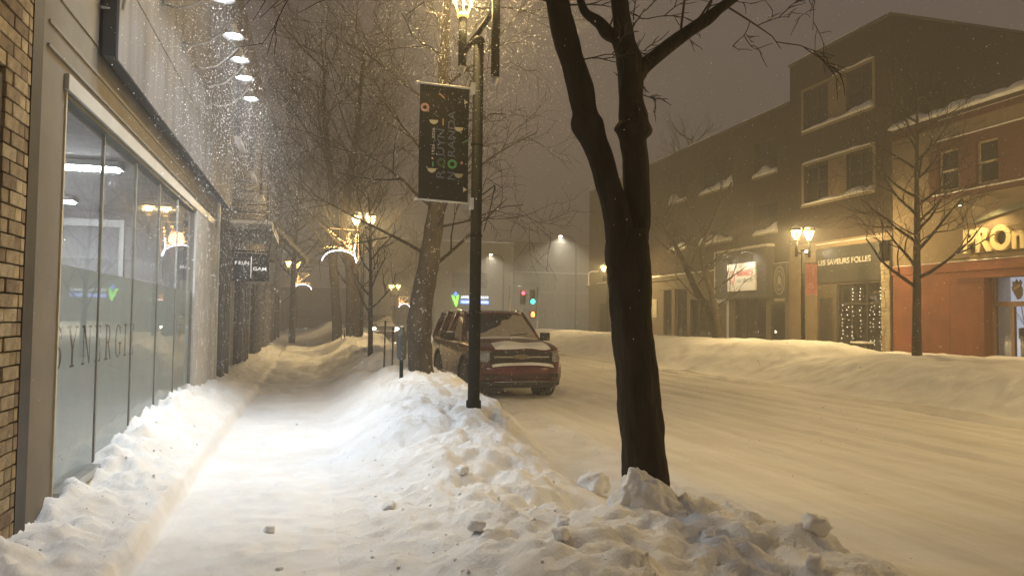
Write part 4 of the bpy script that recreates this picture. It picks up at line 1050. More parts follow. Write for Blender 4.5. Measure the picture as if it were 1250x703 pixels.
for j, (a, b, c, d) in enumerate(hs):
    n = {0: 1, 1: 3, 2: 3, 3: 1, 4: 1}.get(j, 4)
    f = MB()
    for k in range(n+1): yy = a+(b-a-0.08)*k/n; f.box((FX+0.08, yy, c), (FX+0.18, yy+0.08, d))
    fo = f.build('shop_window' if n > 1 else 'door', DK if j != 3 else TRIM, Cb)
    MB().box((FX+0.12, a+.08, c), (FX+0.13, b-.08, d-.02)).build('pane', MATS['shop_glass'], fo)
    q = MB(); q.quad((FX+.24, a, c), (FX+.24, b, c), (FX+.24, b, d), (FX+.24, a, d)); q.build('backdrop', CUR if j in (1, 2, 3) else DK, fo)
# black sign box and the white sign
sbx = thing('black_sign_box', 'big black fascia box with white edge framing the lit white sign', 'fascia', (0, 0, 0))
MB().box((FX-0.42, 28.95, 2.82), (FX-0.021, 33.3, 5.10)).build('box', mat('fascia_dark', (0.05, 0.048, 0.045), 0.7, 0, .15, 3), sbx)
q = MB(); q.box((FX-0.45, 28.9, 5.101), (FX-0.02, 33.36, 5.18)); q.box((FX-0.45, 33.301, 2.82), (FX-0.02, 33.36, 5.10)); q.build('white_edge', mat('white_edge', (0.6, .57, .5), .7), sbx)
snow_ledge(sbx, 28.95, 33.3, 5.18, 0.46, 0.10, 5.5, 'snow')
ws = thing('restaurant_sign', 'white lit sign with red MARRAKECH lettering on the black fascia box', 'sign', (0, 0, 0))
WSG = mat('white_sign_face', (0.80, 0.74, 0.62), 0.5, 0, 0.04)
MB().box((FX-0.50, 29.70, 3.16), (FX-0.422, 32.04, 4.46)).build('board', WSG, ws)
RED = mat('red_print', (0.55, 0.05, 0.04), .6); GRN = mat('grey_green_print', (0.22, 0.25, 0.18), .6)
text_obj('lettering', 'MARRAKECH', 0.34, (FX-0.503, 31.20, 3.86), RU, RV, RW, RED, ws, 0.003, 0.006, 1.32)
text_obj('lettering', 'LES DÉLICES', 0.22, (FX-0.503, 31.20, 3.56), RU, RV, RW, GRN, ws, 0.003, 0.003, 1.28)
for k_, ch_ in enumerate('LE'): text_obj('letter', ch_, 0.20, (FX-0.503, 31.0-.11*k_, 4.22), RU, RV, RW, GRN, ws, 0.003, 0.003, 0.09)
q = MB()
for k in range(16):
    a = 2*PI*k/16; b = 2*PI*(k+1)/16
    q.prism([(0.24*math.cos(a), 0.34*math.sin(a)), (0.24*math.cos(b), 0.34*math.sin(b)), (0.20*math.cos(b), 0.30*math.sin(b)), (0.20*math.cos(a), 0.30*math.sin(a))], (FX-0.50, 31.62, 3.82), RU, RV, RW, 0.004)
for z in (-.18, 0, .18): q.prism([(-.06, z-.05), (.06, z-.05), (.0, z+.07)], (FX-0.50, 31.62, 3.82), RU, RV, RW, 0.005)
q.build('emblem', RED, ws)
for i, y in enumerate((30.0, 31.8)):
    l_ = thing('sign_lamp', ('right' if i == 0 else 'left') + ' spotlight arm above the white restaurant sign', 'wall lamp', (FX-0.43, y, 4.85), 0, 'spotlights above the white sign')
    MB().tube([(0, 0, 0), (-0.3, 0, 0.08), (-0.5, 0.05, 0.05)], 0.02, 6).build('arm', WHITE, l_)
    MB().lathe((-0.5, .05, -0.02), [(0.03, 0.1), (0.05, .06), (.07, 0.0)], 10).build('shade', DK, l_)
    spot_light('sign_light', (FX-1.3, y, 5.0), (FX-0.45, y, 3.8), 120, (1, .90, .72), 110, 0.8)
MB().tube([(FX-.45, 32.6, 4.75), (FX-.5, 32.6, 4.8), (FX-.5, 31.9, 4.85)], .02, 6).build('conduit', WHITE, sbx)
ov = thing('oval_sign', 'dark oval emblem sign right of the black fascia box', 'sign', (0, 0, 0))
MB().box((FX-0.10, 28.0, 2.60), (FX-0.021, 28.93, 4.28)).build('board', mat('dark_board', (0.05, 0.045, 0.035), .7), ov)
q = MB(); 
for rr0, rr1 in ((0.40, 0.36), (0.28, 0.25)):
    for k in range(20):
        a = 2*PI*k/20; b = 2*PI*(k+1)/20
        q.prism([(rr0*math.cos(a), rr0*1.6*math.sin(a)), (rr0*math.cos(b), rr0*1.6*math.sin(b)), (rr1*math.cos(b), rr1*1.6*math.sin(b)), (rr1*math.cos(a), rr1*1.6*math.sin(a))], (FX-0.10, 28.46, 3.55), RU, RV, RW, 0.01)
q.prism([(-.16, -.2), (-.1, .12), (0, .28), (.1, .12), (.16, -.2), (.05, -.1), (-.05, -.1)], (FX-0.10, 28.46, 3.5), RU, RV, RW, 0.012)
q.prism([(-.38, -.86), (.38, -.86), (.38, -.75), (-.38, -.75)], (FX-0.10, 28.46, 3.5), RU, RV, RW, 0.012)
q.build('emblem', mat('faded_gold', (0.32, .28, .2), .6), ov)
MB().tube([(FX-.05, 27.9, 4.33), (FX-.05, 28.95, 4.33)], .025, 6).build('rail', WHITE, ov)
wt = thing('white_door_post', 'thin white post with a white plate at the left of the black fascia entrance', 'post', (0, 0, 0))
q = MB(); q.box((FX-.30, 32.36, .3), (FX-.22, 32.46, 2.75)); q.box((FX-.46, 32.3, 2.62), (FX-.421, 33.3, 2.80)); q.build('post', WHITE, wt)
svl = thing('snow_shovel', 'dark snow shovel standing against the pale doorway across the road', 'shovel', (FX-0.12, 37.35, 0))
MB().tube([(0, 0, 1.3), (0.03, 0, 2.55)], 0.03, 6).build('handle', DK, svl)
MB().prism([(-.22, 1.25), (-.22, .95), (0, .78), (.22, .95), (.22, 1.25), (.05, 1.35), (-.05, 1.35)], (0, 0, 0), RU, RV, RW, .05).build('blade', DK, svl)
MB().box((FX-.06, 40.6, 1.9), (FX-.001, 41.2, 3.0)).build('notice_board', mat('pale_notice', (.4, .38, .3), .7), label='pale notice board on the wall beyond the two doors', cat='notice board')
rs = thing('framed_sign', 'rounded pale sign frame sticking out near the far lamp', 'sign', (0, 0, 0))
MB().tube([(19.95, 50, 5.2), (19.45, 50, 5.2), (19.25, 50, 5.1), (19.2, 50, 4.95), (19.2, 50, 4.3), (19.25, 50, 4.15)], 0.045, 8).build('frame', mat('pale_glow_frame', (.7, .65, .55), .5, emit=(.8, .7, .5), estr=.35, sampling='NONE'), rs)
MB().box((19.28, 50.0, 4.2), (19.98, 50.05, 5.12)).build('board', mat('dull_board', (.12, .11, .09), .7), rs)

# ------------------------------------------------------------------ far buildings across the intersection
FARW = mat('far_beige_wall', (0.22, 0.195, 0.16), 0.9, 0, 0.1, 0.5)
FARD = mat('far_dark_wall', (0.13, 0.115, 0.10), 0.9, 0, 0.15, 0.5)
def far_building(name, label, x0, x1, y, h, m, wins, cap=True):
    b = thing(name, label, 'building', (0, 0, 0))
    PF = lambda u, v, w: (u, y+w, v)
    facade(MB(), PF, x0, x1, -0.1, h, wins, 0.3).build('wall', m, b)
    MB().box((x0+0.02, y+0.32, -0.1), (x1-0.02, y+14, h-0.05)).build('building_core', m, b)
    MB().box((x0-.1, y-.1, h), (x1+.1, y+14, h+.15)).build('roof_coping', SNOWC, b)
    for w in wins:
        wo = MB().box((w[0], y+.2, w[2]), (w[1], y+.24, w[3])).build('window', GLASSD, b)
        MB().box((w[0], y+.14, (w[2]+w[3])/2-.04), (w[1], y+.19, (w[2]+w[3])/2+.04)).build('frame', DK, wo)
    return b
cb = far_building('civic_building', 'beige building at the end of the street carrying the green and blue sign', 7.0, 21.2, 78, 9.9, FARW,
                  [(14.4, 18.3, 4.95, 6.6), (8.2, 9.9, 5.0, 6.5), (10.9, 12.4, 5.0, 6.5), (8.0, 12.6, 0.4, 2.9), (19.4, 20.4, 0.2, 2.4)])
MB().box((20.1, 77.7, 0), (20.3, 78, 7)).build('corner_pier', FARW, cb)
far_building('far_left_building', 'low building closing the view behind the two leaning trunks', -9, 6.5, 88, 5.0, FARW, [(-6, -3, .6, 2.6), (-1.5, 1.5, .6, 2.6), (3, 5.5, .6, 2.6)])
cw = far_building('canopy_building', 'dark flat-roofed building with pale columns right of the civic building', 21.3, 36, 80, 6.9, FARD, [(22.2, 25.8, 3.6, 5.8), (22.4, 25.6, .4, 2.9), (28.6, 31, .4, 2.9)])
for x in (21.6, 26.5, 31.8): MB().box((x, 79.3, 0), (x+1.1, 79.9, 6.85)).build('column', FARW, cw)
MB().box((21.2, 78.6, 4.6), (36, 79.25, 4.9)).build('canopy', FARW, cw)
far_building('back_block', 'tall hazy block standing behind the flat-roofed building', 26, 60, 104, 13, FARD, [(a, a+2, z, z+1.6) for a in (29, 34, 39, 44) for z in (4, 8)])
ss = thing('green_blue_sign', 'lit sign with a green V mark and blue and white strips on the civic building', 'sign', (14.35, 77.9, 3.15))
GE = mat('sign_green_glow', (.2, .8, .1), .5, emit=(.25, .95, .08), estr=3.2, sampling='NONE'); BE = mat('sign_blue_glow', (.1, .2, .8), .5, emit=(.10, .25, 1.0), estr=3.0, sampling='NONE'); WE = mat('sign_white_glow', (.9, .95, 1), .5, emit=(.7, .85, 1), estr=2.2, sampling='NONE')
MB().prism([(0.0, 1.0), (.25, .95), (.45, .45), (.6, .95), (.82, 1.05), (.68, .1), (.52, -.25)], (0, 0, 0), FU, FV, FW, .06).build('mark', GE, ss)
MB().prism([(.22, 1.08), (.45, 1.42), (.66, 1.1), (.46, .85)], (0, 0, 0), FU, FV, FW, .06).build('flame', BE, ss)
t = MB(); x = 1.05
while x < 3.9: w_ = rng.uniform(.1, .2); t.box((x, -.07, .68), (x+w_, -.05, .68+rng.uniform(.2, .3))); x += w_+.07
t.build('lettering', WE, ss)
MB().box((1.0, -.04, .12), (4.1, 0, .5)).build('strip', BE, ss)
t = MB(); x = 1.1
while x < 3.9: w_ = rng.uniform(.08, .16); t.box((x, -.07, .2), (x+w_, -.05, .4)); x += w_+.06
t.build('lettering', WE, ss)

def cobra(x, y, z, dx, label, power, col=(1, .9, .68)):
    r_ = thing('road_lamp', label, 'road lamp', (x, y, 0), 0, 'tall road lamps at the intersection')
    MB().tube([(0, 0, 0), (0, 0, z-0.6), (dx*0.3, 0, z-.1), (dx, 0, z+.05)], [.08, .06, .05, .04], 8).build('pole', BLACK, r_)
    MB().obox((dx*1.12, 0, z+.03), (.3, 0, 0.0), (0, .13, 0), (0, 0, .06)).build('lamp_housing', BLACK, r_, bevel=.02)
    MB().lathe((dx*1.12, 0, z-.032), [(.16, 0), (.12, -.04), (.002, -.06)], 10).build('lens', mat('road_lens', (1, .95, .8), .4, emit=(1, .88, .62), estr=45), r_)
    spot_light('road_light', (x+dx*1.12, y, z-.1), (x+dx*1.12, y, 0), power, col, 150, .6, .1)
cobra(22.6, 62, 9.1, -1.3, 'brighter and higher of the two road lamps above the car', 7000)
cobra(17.0, 66, 7.6, -1.1, 'lower and fainter of the two road lamps left of the brighter one', 4500)

# ------------------------------------------------------------------ traffic signals
def disc_em(n, c, s): return mat('signal_'+n, tuple(x_*.5 for x_ in c), .4, emit=c, estr=s, sampling='NONE')
OFF = mat('signal_off', (.02, .02, .02), .4)
YB = mat('signal_housing', (.03, .03, .025), .6)
def signal(parent, x, y, z, lit, r_=.13, sizes=3):
    h = MB().box((x-.2, y, z-.2-.36*(sizes-1)), (x+.2, y+.2, z+.2)).build('signal_head', YB, parent, bevel=.02)
    for k in range(sizes):
        c = (x, y-.015, z-.36*k)
        MB().lathe(c, [(r_, 0), (r_*.8, -.03), (.002, -.05)], 12, 'y').build('signal_light', lit.get(k, OFF), h)
        MB().lathe((x, y-.1, z-.36*k), [(r_+.02, .0), (r_+.02, .1)], 12, 'y', False).build('visor', YB, h)
ts = thing('traffic_signal', 'traffic signal showing green with an orange hand signal below, beside the car roof', 'traffic light', (16.9, 55, 0))
MB().tube([(0, 0, 0), (0, 0, 4.2)], [.07, .06], 8).build('post', STEEL, ts)
signal(ts, -.4, -.1, 3.79, {2: disc_em('green', (.02, 1, .75), 14)}, .17)
MB().box((-.62, -.1, 1.80), (-.14, .1, 2.32)).build('hand_signal_box', YB, ts)
MB().prism([(-.13, -.17), (.11, -.17), (.15, .04), (.10, .08), (.09, .2), (.04, .22), (.01, .12), (-.03, .22), (-.07, .2), (-.08, .1), (-.16, .06)], (-.38, -.101, 2.06), FU, FV, FW, .03).build('hand_light', disc_em('hand', (1, .16, .03), 16), ts)
ts2 = thing('traffic_signal', 'traffic signal showing red just left of the green one', 'traffic light', (15.2, 57, 0))
MB().tube([(0, 0, 0), (0, 0, 4.3), (.5, 0, 4.35), (.95, 0, 4.3)], [.07, .06, .04, .04], 8).build('post', STEEL, ts2)
signal(ts2, 1.1, -.1, 3.78, {0: disc_em('red', (1, .03, .06), 14)}, .14)

# ------------------------------------------------------------------ the parked SUV
PAINT = mat('maroon_paint', (0.085, 0.010, 0.012), 0.30, 0.25, 0.25, 2.5, 0.05, 40, coat=0.6, snow=0.02)
CLAD = mat('black_cladding', (0.015, 0.014, 0.013), 0.7, 0, 0.3, 8, snow=0.10)
CHROME = mat('chrome', (0.55, 0.55, 0.55), 0.18, 1.0, 0.05, 4)
TYRE = mat('tyre_rubber', (0.02, 0.02, 0.02), 0.9, 0, 0.3, 12, 0.3, 60, snow=0.35)
RIM = mat('rim_metal', (0.25, 0.25, 0.25), 0.35, 0.8, 0.1, 6, snow=0.3)
HLG = mat('headlight_glass', (0.30, 0.30, 0.29), 0.15, 0.3, 0.2, 20, coat=0.8)

def suv():
    car = thing('parked_suv', 'dark maroon SUV parked by the left bank, snow on bonnet and bumper', 'car', (0, 0, 0))
    st = [(-0.03, .58, .50, .95, 1.0), (0.0, .70, .45, .99, 1.045), (.06, .83, .40, 1.04, 1.085), (.16, .92, .38, 1.08, 1.12), (.36, .985, .34, 1.13, 1.17), (.66, 1.01, .33, 1.16, 1.22), (1.0, 1.02, .32, 1.18, 1.26),
          (1.5, 1.02, .32, 1.19, 1.28), (2.2, 1.02, .32, 1.19, 1.24), (3.2, 1.02, .32, 1.20, 1.24), (4.2, 1.02, .32, 1.21, 1.24), (4.9, 1.01, .34, 1.22, 1.25), (5.15, .98, .40, 1.2, 1.24), (5.27, .88, .48, 1.12, 1.18)]
    def half(w, zb, zs, zt):
        return [(0, zb), (w*.80, zb), (w*.95, zb+.04), (w*.985, zb+.16), (w*1.0, (zb+zs)/2), (w*.995, zs-.22), (w*.985, zs-.12), (w*.965, zs-.045), (w*.90, zs+.0), (w*.78, zs+(zt-zs)*.55), (w*.45, zt-.008), (0, zt)]
    q = MB(); rings = []
    for y, w, zb, zs, zt in st:
        h = half(w, zb, zs, zt)
        rings.append([(x, y, z) for x, z in h] + [(-x, y, z) for x, z in reversed(h[1:-1])])
    n = len(rings[0]); vs = [p for r_ in rings for p in r_]; fs = []
    for i in range(len(rings)-1):
        for k in range(n): fs.append((i*n+k, i*n+(k+1) % n, (i+1)*n+(k+1) % n, (i+1)*n+k))
    fs.append(tuple(range(n))); fs.append(tuple(reversed([(len(rings)-1)*n+k for k in range(n)])))
    q.add(vs, fs, True)
    me = q.mesh('body', PAINT)
    bm = bmesh.new(); bm.from_mesh(me); bmesh.ops.recalc_face_normals(bm, faces=bm.faces[:]); bm.to_mesh(me); bm.free()
    tmp = bpy.data.objects.new('tmp_body', me); COL.objects.link(tmp)
    c = MB()
    for yy in (0.98, 4.05):
        for s in (-1, 1): c.lathe((s*0.86, yy, .43), [(.47, -.22), (.47, .30)], 32, 'x')
    cme = c.mesh('cut', CLAD); bm = bmesh.new(); bm.from_mesh(cme); bmesh.ops.recalc_face_normals(bm, faces=bm.faces[:]); bm.to_mesh(cme); bm.free()
    cut = bpy.data.objects.new('tmp_cut', cme); COL.objects.link(cut)
    md = tmp.modifiers.new('b', 'BOOLEAN'); md.object = cut; md.operation = 'DIFFERENCE'; md.solver = 'EXACT'
    dg = bpy.context.evaluated_depsgraph_get(); dg.update()
    bme = bpy.data.meshes.new_from_object(tmp.evaluated_get(dg)); bme.name = 'body'
    bme.set_sharp_from_angle(angle=R(38))
    bpy.data.objects.remove(tmp); bpy.data.objects.remove(cut)
    body = bpy.data.objects.new('body', bme); COL.objects.link(body); body.parent = car
    # greenhouse
    pts = {'A': ((.90, 1.50, 1.20), (.70, 2.30, 1.83)), 'B': ((.955, 2.80, 1.19), (.745, 2.86, 1.86)), 'C': ((.955, 3.85, 1.20), (.745, 3.80, 1.87)), 'D': ((.93, 5.08, 1.21), (.715, 4.85, 1.84))}
    for k, (a, b) in pts.items():
        for s in (-1, 1):
            r_ = .050 if k in 'AB' else .065
            MB().tube([(s*a[0], a[1], a[2]-.02), (s*(a[0]+b[0])/2*1.015, (a[1]+b[1])/2, (a[2]+b[2])/2), (s*b[0], b[1], b[2])], r_, 8).build('pillar', PAINT, car)
    nx, ny = 12, 10; vs = []; fs = []
    for j in range(ny+1):
        t = j/ny; y = 2.22+(4.93-2.22)*t
        for i in range(nx+1):
            u = -1+2*i/nx
            z = 1.86+.045*(1-u*u)-.10*max(0, (0.12-t)/.12)**2*.5-.05*max(0, (t-.85)/.15)**2-.055*abs(u)**6
            vs.append((u*.775, y-(.06*(1-u*u) if j == 0 else 0), z))
    for j in range(ny):
        for i in range(nx): a = j*(nx+1)+i; fs.append((a, a+1, a+nx+2, a+nx+1))
    n0 = len(vs); vs += [(x*.97, y, z-.06) for x, y, z in vs]; fs += [tuple(reversed([k+n0 for k in f])) for f in fs]
    per = [i for i in range(nx+1)] + [j*(nx+1)+nx for j in range(1, ny+1)] + [ny*(nx+1)+i for i in range(nx-1, -1, -1)] + [j*(nx+1) for j in range(ny-1, 0, -1)]
    for a, b in zip(per, per[1:]+per[:1]): fs.append((a, b, b+n0, a+n0))
    MB().add(vs, fs, True).build('roof', PAINT, car)
    def panel(name, A, B, C_, D, m, bul=0.0, n=8, off=0.0, parent=None):
        vs = []; fs = []
        for j in range(n+1):
            for i in range(n+1):
                u, v = i/n, j/n
                p = Vector(A)*(1-u)*(1-v)+Vector(B)*u*(1-v)+Vector(C_)*u*v+Vector(D)*(1-u)*v
                p.y -= bul*(1-(2*u-1)**2)+off; vs.append(p)
        for j in range(n):
            for i in range(n): a = j*(n+1)+i; fs.append((a, a+1, a+n+2, a+n+1))
        return MB().add(vs, fs, True).build(name, m, parent or car)
    ws_ = panel('windscreen', (-.88, 1.50, 1.22), (.88, 1.50, 1.22), (.69, 2.28, 1.82), (-.69, 2.28, 1.82), CARGLASS, .10)
    panel('rear_window', (-.88, 5.12, 1.25), (.88, 5.12, 1.25), (.69, 4.90, 1.80), (-.69, 4.90, 1.80), CARGLASS, -.04)
    for s in (-1, 1):
        for a, b in (('A', 'B'), ('B', 'C'), ('C', 'D')):
            (p0, p1), (q0, q1) = pts[a], pts[b]
            f = lambda p: (s*(p[0]-.005), p[1], p[2])
            panel('side_window', f(p0), f(q0), f(q1), f(p1), CARGLASS, 0, 4)
        MB().tube([(s*.965, 1.62, 1.205), (s*.985, 3.0, 1.205), (s*.96, 5.0, 1.22)], .012, 6).build('window_trim', CHROME, car)
        MB().tube([(s*.70, 2.5, 1.88), (s*.70, 2.6, 1.905), (s*.70, 4.6, 1.905), (s*.70, 4.75, 1.88)], .012, 6).build('roof_rail', CHROME, car)
        m_ = MB().obox((s*1.155, 1.86, 1.29), (.115, 0, 0), (0, .05, 0), (0, 0, .095)).build('mirror', CLAD, car, bevel=.03)
        MB().obox((s*1.155, 1.916, 1.29), (.09, 0, 0), (0, .004, 0), (0, 0, .075)).build('mirror_glass', CHROME, m_)
        MB().tube([(s*.95, 1.84, 1.2), (s*1.06, 1.86, 1.23)], .025, 6).build('mirror_arm', CLAD, m_)
        MB().ball((s*1.15, 1.85, 1.385), .09, 8, 5, (1.1, .5, .25)).build('mirror_snow', SNOWC, m_)
        for yy, nm in ((2.40, 'door_handle'), (3.45, 'door_handle')): MB().obox((s*1.03, yy, 1.02), (.012, 0, 0), (0, .10, 0), (0, 0, .018)).build(nm, CHROME, car, bevel=.008)
        q = MB()
        for yy in (1.62, 2.82, 3.80): q.box((s*1.0135, yy-.006, .42), (s*1.0185, yy+.006, 1.15))
        q.build('door_gap', CLAD, car)
        MB().box((s*.90, 1.55, .30), (s*1.045, 3.5, .40)).build('side_step', CLAD, car, bevel=.02)
        MB().box((s*.92, 1.6, .401), (s*1.03, 3.4, .43)).build('step_snow', SNOWC, car)
        for yy in (.98, 4.05):
            t = MB(); t.tube([(s*1.012, yy+.485*math.cos(R(a)), .43+.485*math.sin(R(a))) for a in range(-12, 193, 12)], .026, 6); t.build('wheel_arch', CLAD, car)
            w = MB().lathe((s*.88, yy, .41), [(.26, -.13), (.36, -.135), (.405, -.11), (.412, 0), (.405, .11), (.36, .135), (.26, .13)], 32, 'x').build('wheel', TYRE, car)
            rm = MB().lathe((s*.88, yy, .41), [(.265, -.12), (.255, .0), (.265, .12)], 24, 'x')
            for k in range(6):
                a = k*PI/3; d = Vector((0, math.cos(a), math.sin(a))); e = Vector((0, -math.sin(a), math.cos(a)))
                rm.obox(Vector((s*.97, yy, .41))+d*.135, (.012, 0, 0), d*.13, e*.028)
            rm.lathe((s*.97, yy, .41), [(.07, -.02), (.06, .03*s if s > 0 else -.03)], 14, 'x')
            rm.build('rim', RIM, w)
            MB().lathe((s*.86, yy, .41), [(.25, 0), (.24, .02*s)], 20, 'x').build('brake_shadow_disc', CLAD, w)
            t = MB(); t.lathe((s*.65, yy, .43), [(.46, -.0), (.46, .02)], 24, 'x'); t.build('wheel_well', CLAD, car)
    # face
    MB().prism([(-.72, .77), (.72, .77), (.68, 1.0), (.35, 1.04), (-.35, 1.04), (-.68, 1.0)], (0, -.045, 0), (1, 0, 0), (0, 0, 1), (0, 1, 0), .09).build('grille', mat('grille_black', (.012, .011, .01), .4, 0, .3, 30), car, bevel=.012)
    for z in (.80, .835, .955, .99):
        MB().box((-.66, -.058, z), (.66, -.047, z+.014)).build('grille_bar', CLAD, car)
    MB().box((-.60, -.068, .895), (-.14, -.047, .925)).build('grille_strip', CHROME, car, bevel=.004)
    MB().box((.14, -.068, .895), (.60, -.047, .925)).build('grille_strip', CHROME, car, bevel=.004)
    MB().prism([(-.16, .875), (-.055, .875), (-.045, .86), (.06, .86), (.06, .875), (.165, .875), (.14, .945), (.045, .945), (.035, .96), (-.07, .96), (-.07, .945), (-.18, .945)], (0, -.085, 0), (1, 0, 0), (0, 0, 1), (0, 1, 0), .04).build('badge', mat('badge_gold', (.20, .17, .12), .4, .6), car, bevel=.004)
    for s in (-1, 1):
        hl = MB().add([(s*.66, -.045, .79), (s*.87, .07, .80), (s*.975, .28, .83), (s*.975, .30, .98), (s*.875, .09, 1.0), (s*.67, -.035, 1.0),
                       (s*.66, .08, .79), (s*.84, .16, .80), (s*.92, .34, .83), (s*.92, .36, .98), (s*.84, .17, 1.0), (s*.67, .09, 1.0)],
                      [(0, 1, 4, 5), (1, 2, 3, 4), (6, 7, 1, 0), (7, 8, 2, 1), (5, 4, 10, 11), (4, 3, 9, 10), (0, 5, 11, 6)]).build('headlight', HLG, car)
        q = MB(); q.tube([(s*.69, -.045, .82), (s*.86, .052, .825), (s*.865, .058, .965), (s*.69, -.04, .97), (s*.69, -.045, .82)], .010, 5); q.build('daylight_strip', CHROME, hl)
        q = MB(); q.tube([(s*.64, -.04, 1.02), (s*.80, .03, 1.025), (s*.94, .18, 1.02)], .012, 6); q.build('upper_light_strip', CHROME, car)
        MB().box((s*.62, -.10, .47), (s*.80, -.0, .56)).build('fog_pocket', CLAD, car, bevel=.01)
        MB().ball((s*.72, -.045, .50), .07, 8, 6, (1.2, .5, .6)).build('fog_snow', SNOWC, car)
    # bumper: curved beam
    vs = []; fs = []; n = 20
    for i in range(n+1):
        u = -1+2*i/n; x = u*1.0; y = -.12+.42*abs(u)**3.6
        for dy, z in ((0.10, .745), (-.0, .735), (-.025, .66), (-.01, .50), (.03, .42), (.14, .415)): vs.append((x, y+dy, z))
    for i in range(n):
        for k in range(5): a = i*6+k; fs.append((a, a+1, a+7, a+6))
    MB().add(vs, fs, True).build('bumper', PAINT, car)
    MB().box((-.62, -.137, .50), (.55, -.11, .535)).build('lower_intake', CLAD, car)
    vs = []
    for i in range(n+1):
        u = -1+2*i/n; x = u*.98; y = -.10+.42*abs(u)**3.6
        for dy, z in ((0.14, .41), (-.01, .405), (.02, .30), (.14, .26)): vs.append((x, y+dy, z))
    fs = []
    for i in range(n):
        for k in range(3): a = i*4+k; fs.append((a, a+1, a+5, a+4))
    MB().add(vs, fs, True).build('valance', CLAD, car)
    MB().tube([(-.6, -.13, .405), (.6, -.13, .405)], .010, 6).build('skid_strip', CHROME, car)
    def cap(name, xs, ys, zf, th, seed, parent=car, thr=-.1):
        q = MB(); vs = []; fs = []; nx = len(xs)-1; ny = len(ys)-1
        for y in ys:
            for x in xs:
                e = noise.noise(Vector((x*2.2+seed, y*2.2, 0)))-0.1
                edge = min((x-xs[0]), (xs[-1]-x), (y-ys[0])*1.5, (ys[-1]-y)*1.5)/.12
                vs.append((x, y, zf(x, y)+min(1, max(-.6, edge))*th*(1+e)-0.004))
        for j in range(ny):
            for i in range(nx): a = j*(nx+1)+i; fs.append((a, a+1, a+nx+2, a+nx+1))
        return MB().add(vs, fs, True).build(name, SNOWC, parent)
    def hood(x, y):
        a = [s_ for s_ in st if s_[0] <= y][-1]; b = [s_ for s_ in st if s_[0] > y][0]; t = (y-a[0])/(b[0]-a[0])
        w = a[1]+(b[1]-a[1])*t; zs = a[3]+(b[3]-a[3])*t; zt = a[4]+(b[4]-a[4])*t
        u = abs(x)/w
        return zt-.008*min(1, u/.45) if u < .45 else zt-.008-(zt-.008-(zs+(zt-zs)*.55))*(u-.45)/.33 if u < .78 else zs+(zt-zs)*.55-(zt-zs)*.55*(u-.78)/.12
    L_ = lambda a, b, n: [a+(b-a)*k/n for k in range(n+1)]
    cap('bonnet_snow', L_(-.56, .70, 20), L_(.03, .50, 10), hood, .045, 1.0)
    cap('cowl_snow', L_(-.85, .85, 20), L_(1.25, 1.52, 6), hood, .03, 4.0)
    cap('bumper_snow', L_(-.64, .70, 26), L_(-.125, .0, 6), lambda x, y: .745+.45*(y+.12)-.05*abs(x/.7)**3, .045, 7.0)
    # thin snow over the lower right of the windscreen
    q = MB(); vs = []; fs = []; n = 70
    keep = {}
    for j in range(n+1):
        for i in range(n+1):
            u, v = i/n, j/n
            p = Vector((-.88, 1.50, 1.22))*(1-u)*(1-v)+Vector((.88, 1.50, 1.22))*u*(1-v)+Vector((.69, 2.28, 1.82))*u*v+Vector((-.69, 2.28, 1.82))*(1-u)*v
            p.y -= .10*(1-(2*u-1)**2); p += Vector((0, -.008, .006)); vs.append(p)
    for j in range(n):
        for i in range(n):
            u, v = (i+.5)/n, (j+.5)/n
            lim = .25+.75*sm(.15, .95, u)+.16*noise.noise(Vector((u*5, v*5, 2)))
            if v < lim and not (u < .03): a = j*(n+1)+i; fs.append((a, a+1, a+n+2, a+n+1))
    MB().add(vs, fs, True).build('windscreen_snow', mat('dusty_snow', (.36, .33, .28), .9, 0, .15, 8, .3, 60), car)
    MB().box((-.55, 1.42, 1.29), (.0, 1.45, 1.30)).build('wiper', CLAD, car)
    MB().obox((.30, 1.52, 1.33), (.32, 0, .04), (0, .01, 0), (0, 0, .008)).build('wiper', CLAD, car)
    MB().box((-.75, 2.35, .9), (.75, 4.9, 1.1)).build('interior', mat('car_interior', (.02, .02, .02), .9), car)
    for s in (-1, 1): MB().box((s*.70, 5.2, .95), (s*.93, 5.30, 1.2)).build('tail_light', mat('tail_red', (.25, .01, .01), .3), car)
    return car
car = suv()
far_car = copy_tree(car)
car.location = (4.26, 15.0, 0.015); car.rotation_euler = (0, 0, R(1.0))
far_car.location = (5.0, 52.2, 0.02); far_car.rotation_euler = (0, 0, R(4))
far_car.name = 'oncoming_car'
tag(far_car, 'distant oncoming car whose headlights glow between sapling and parking meter', 'car')
for s in (-1, 1):
    MB().ball((s*.80, -.10, .90), .12, 10, 8, (1, .5, .8)).build('lit_lens', mat('headlight_glow', (1, .95, .85), .4, emit=(1, .90, .72), estr=32, sampling='NONE'), far_car)
spot_light('headlight_beam', (5.0, 51.9, .85), (4.6, 40, .3), 120, (1, .93, .8), 60, .7, .1)

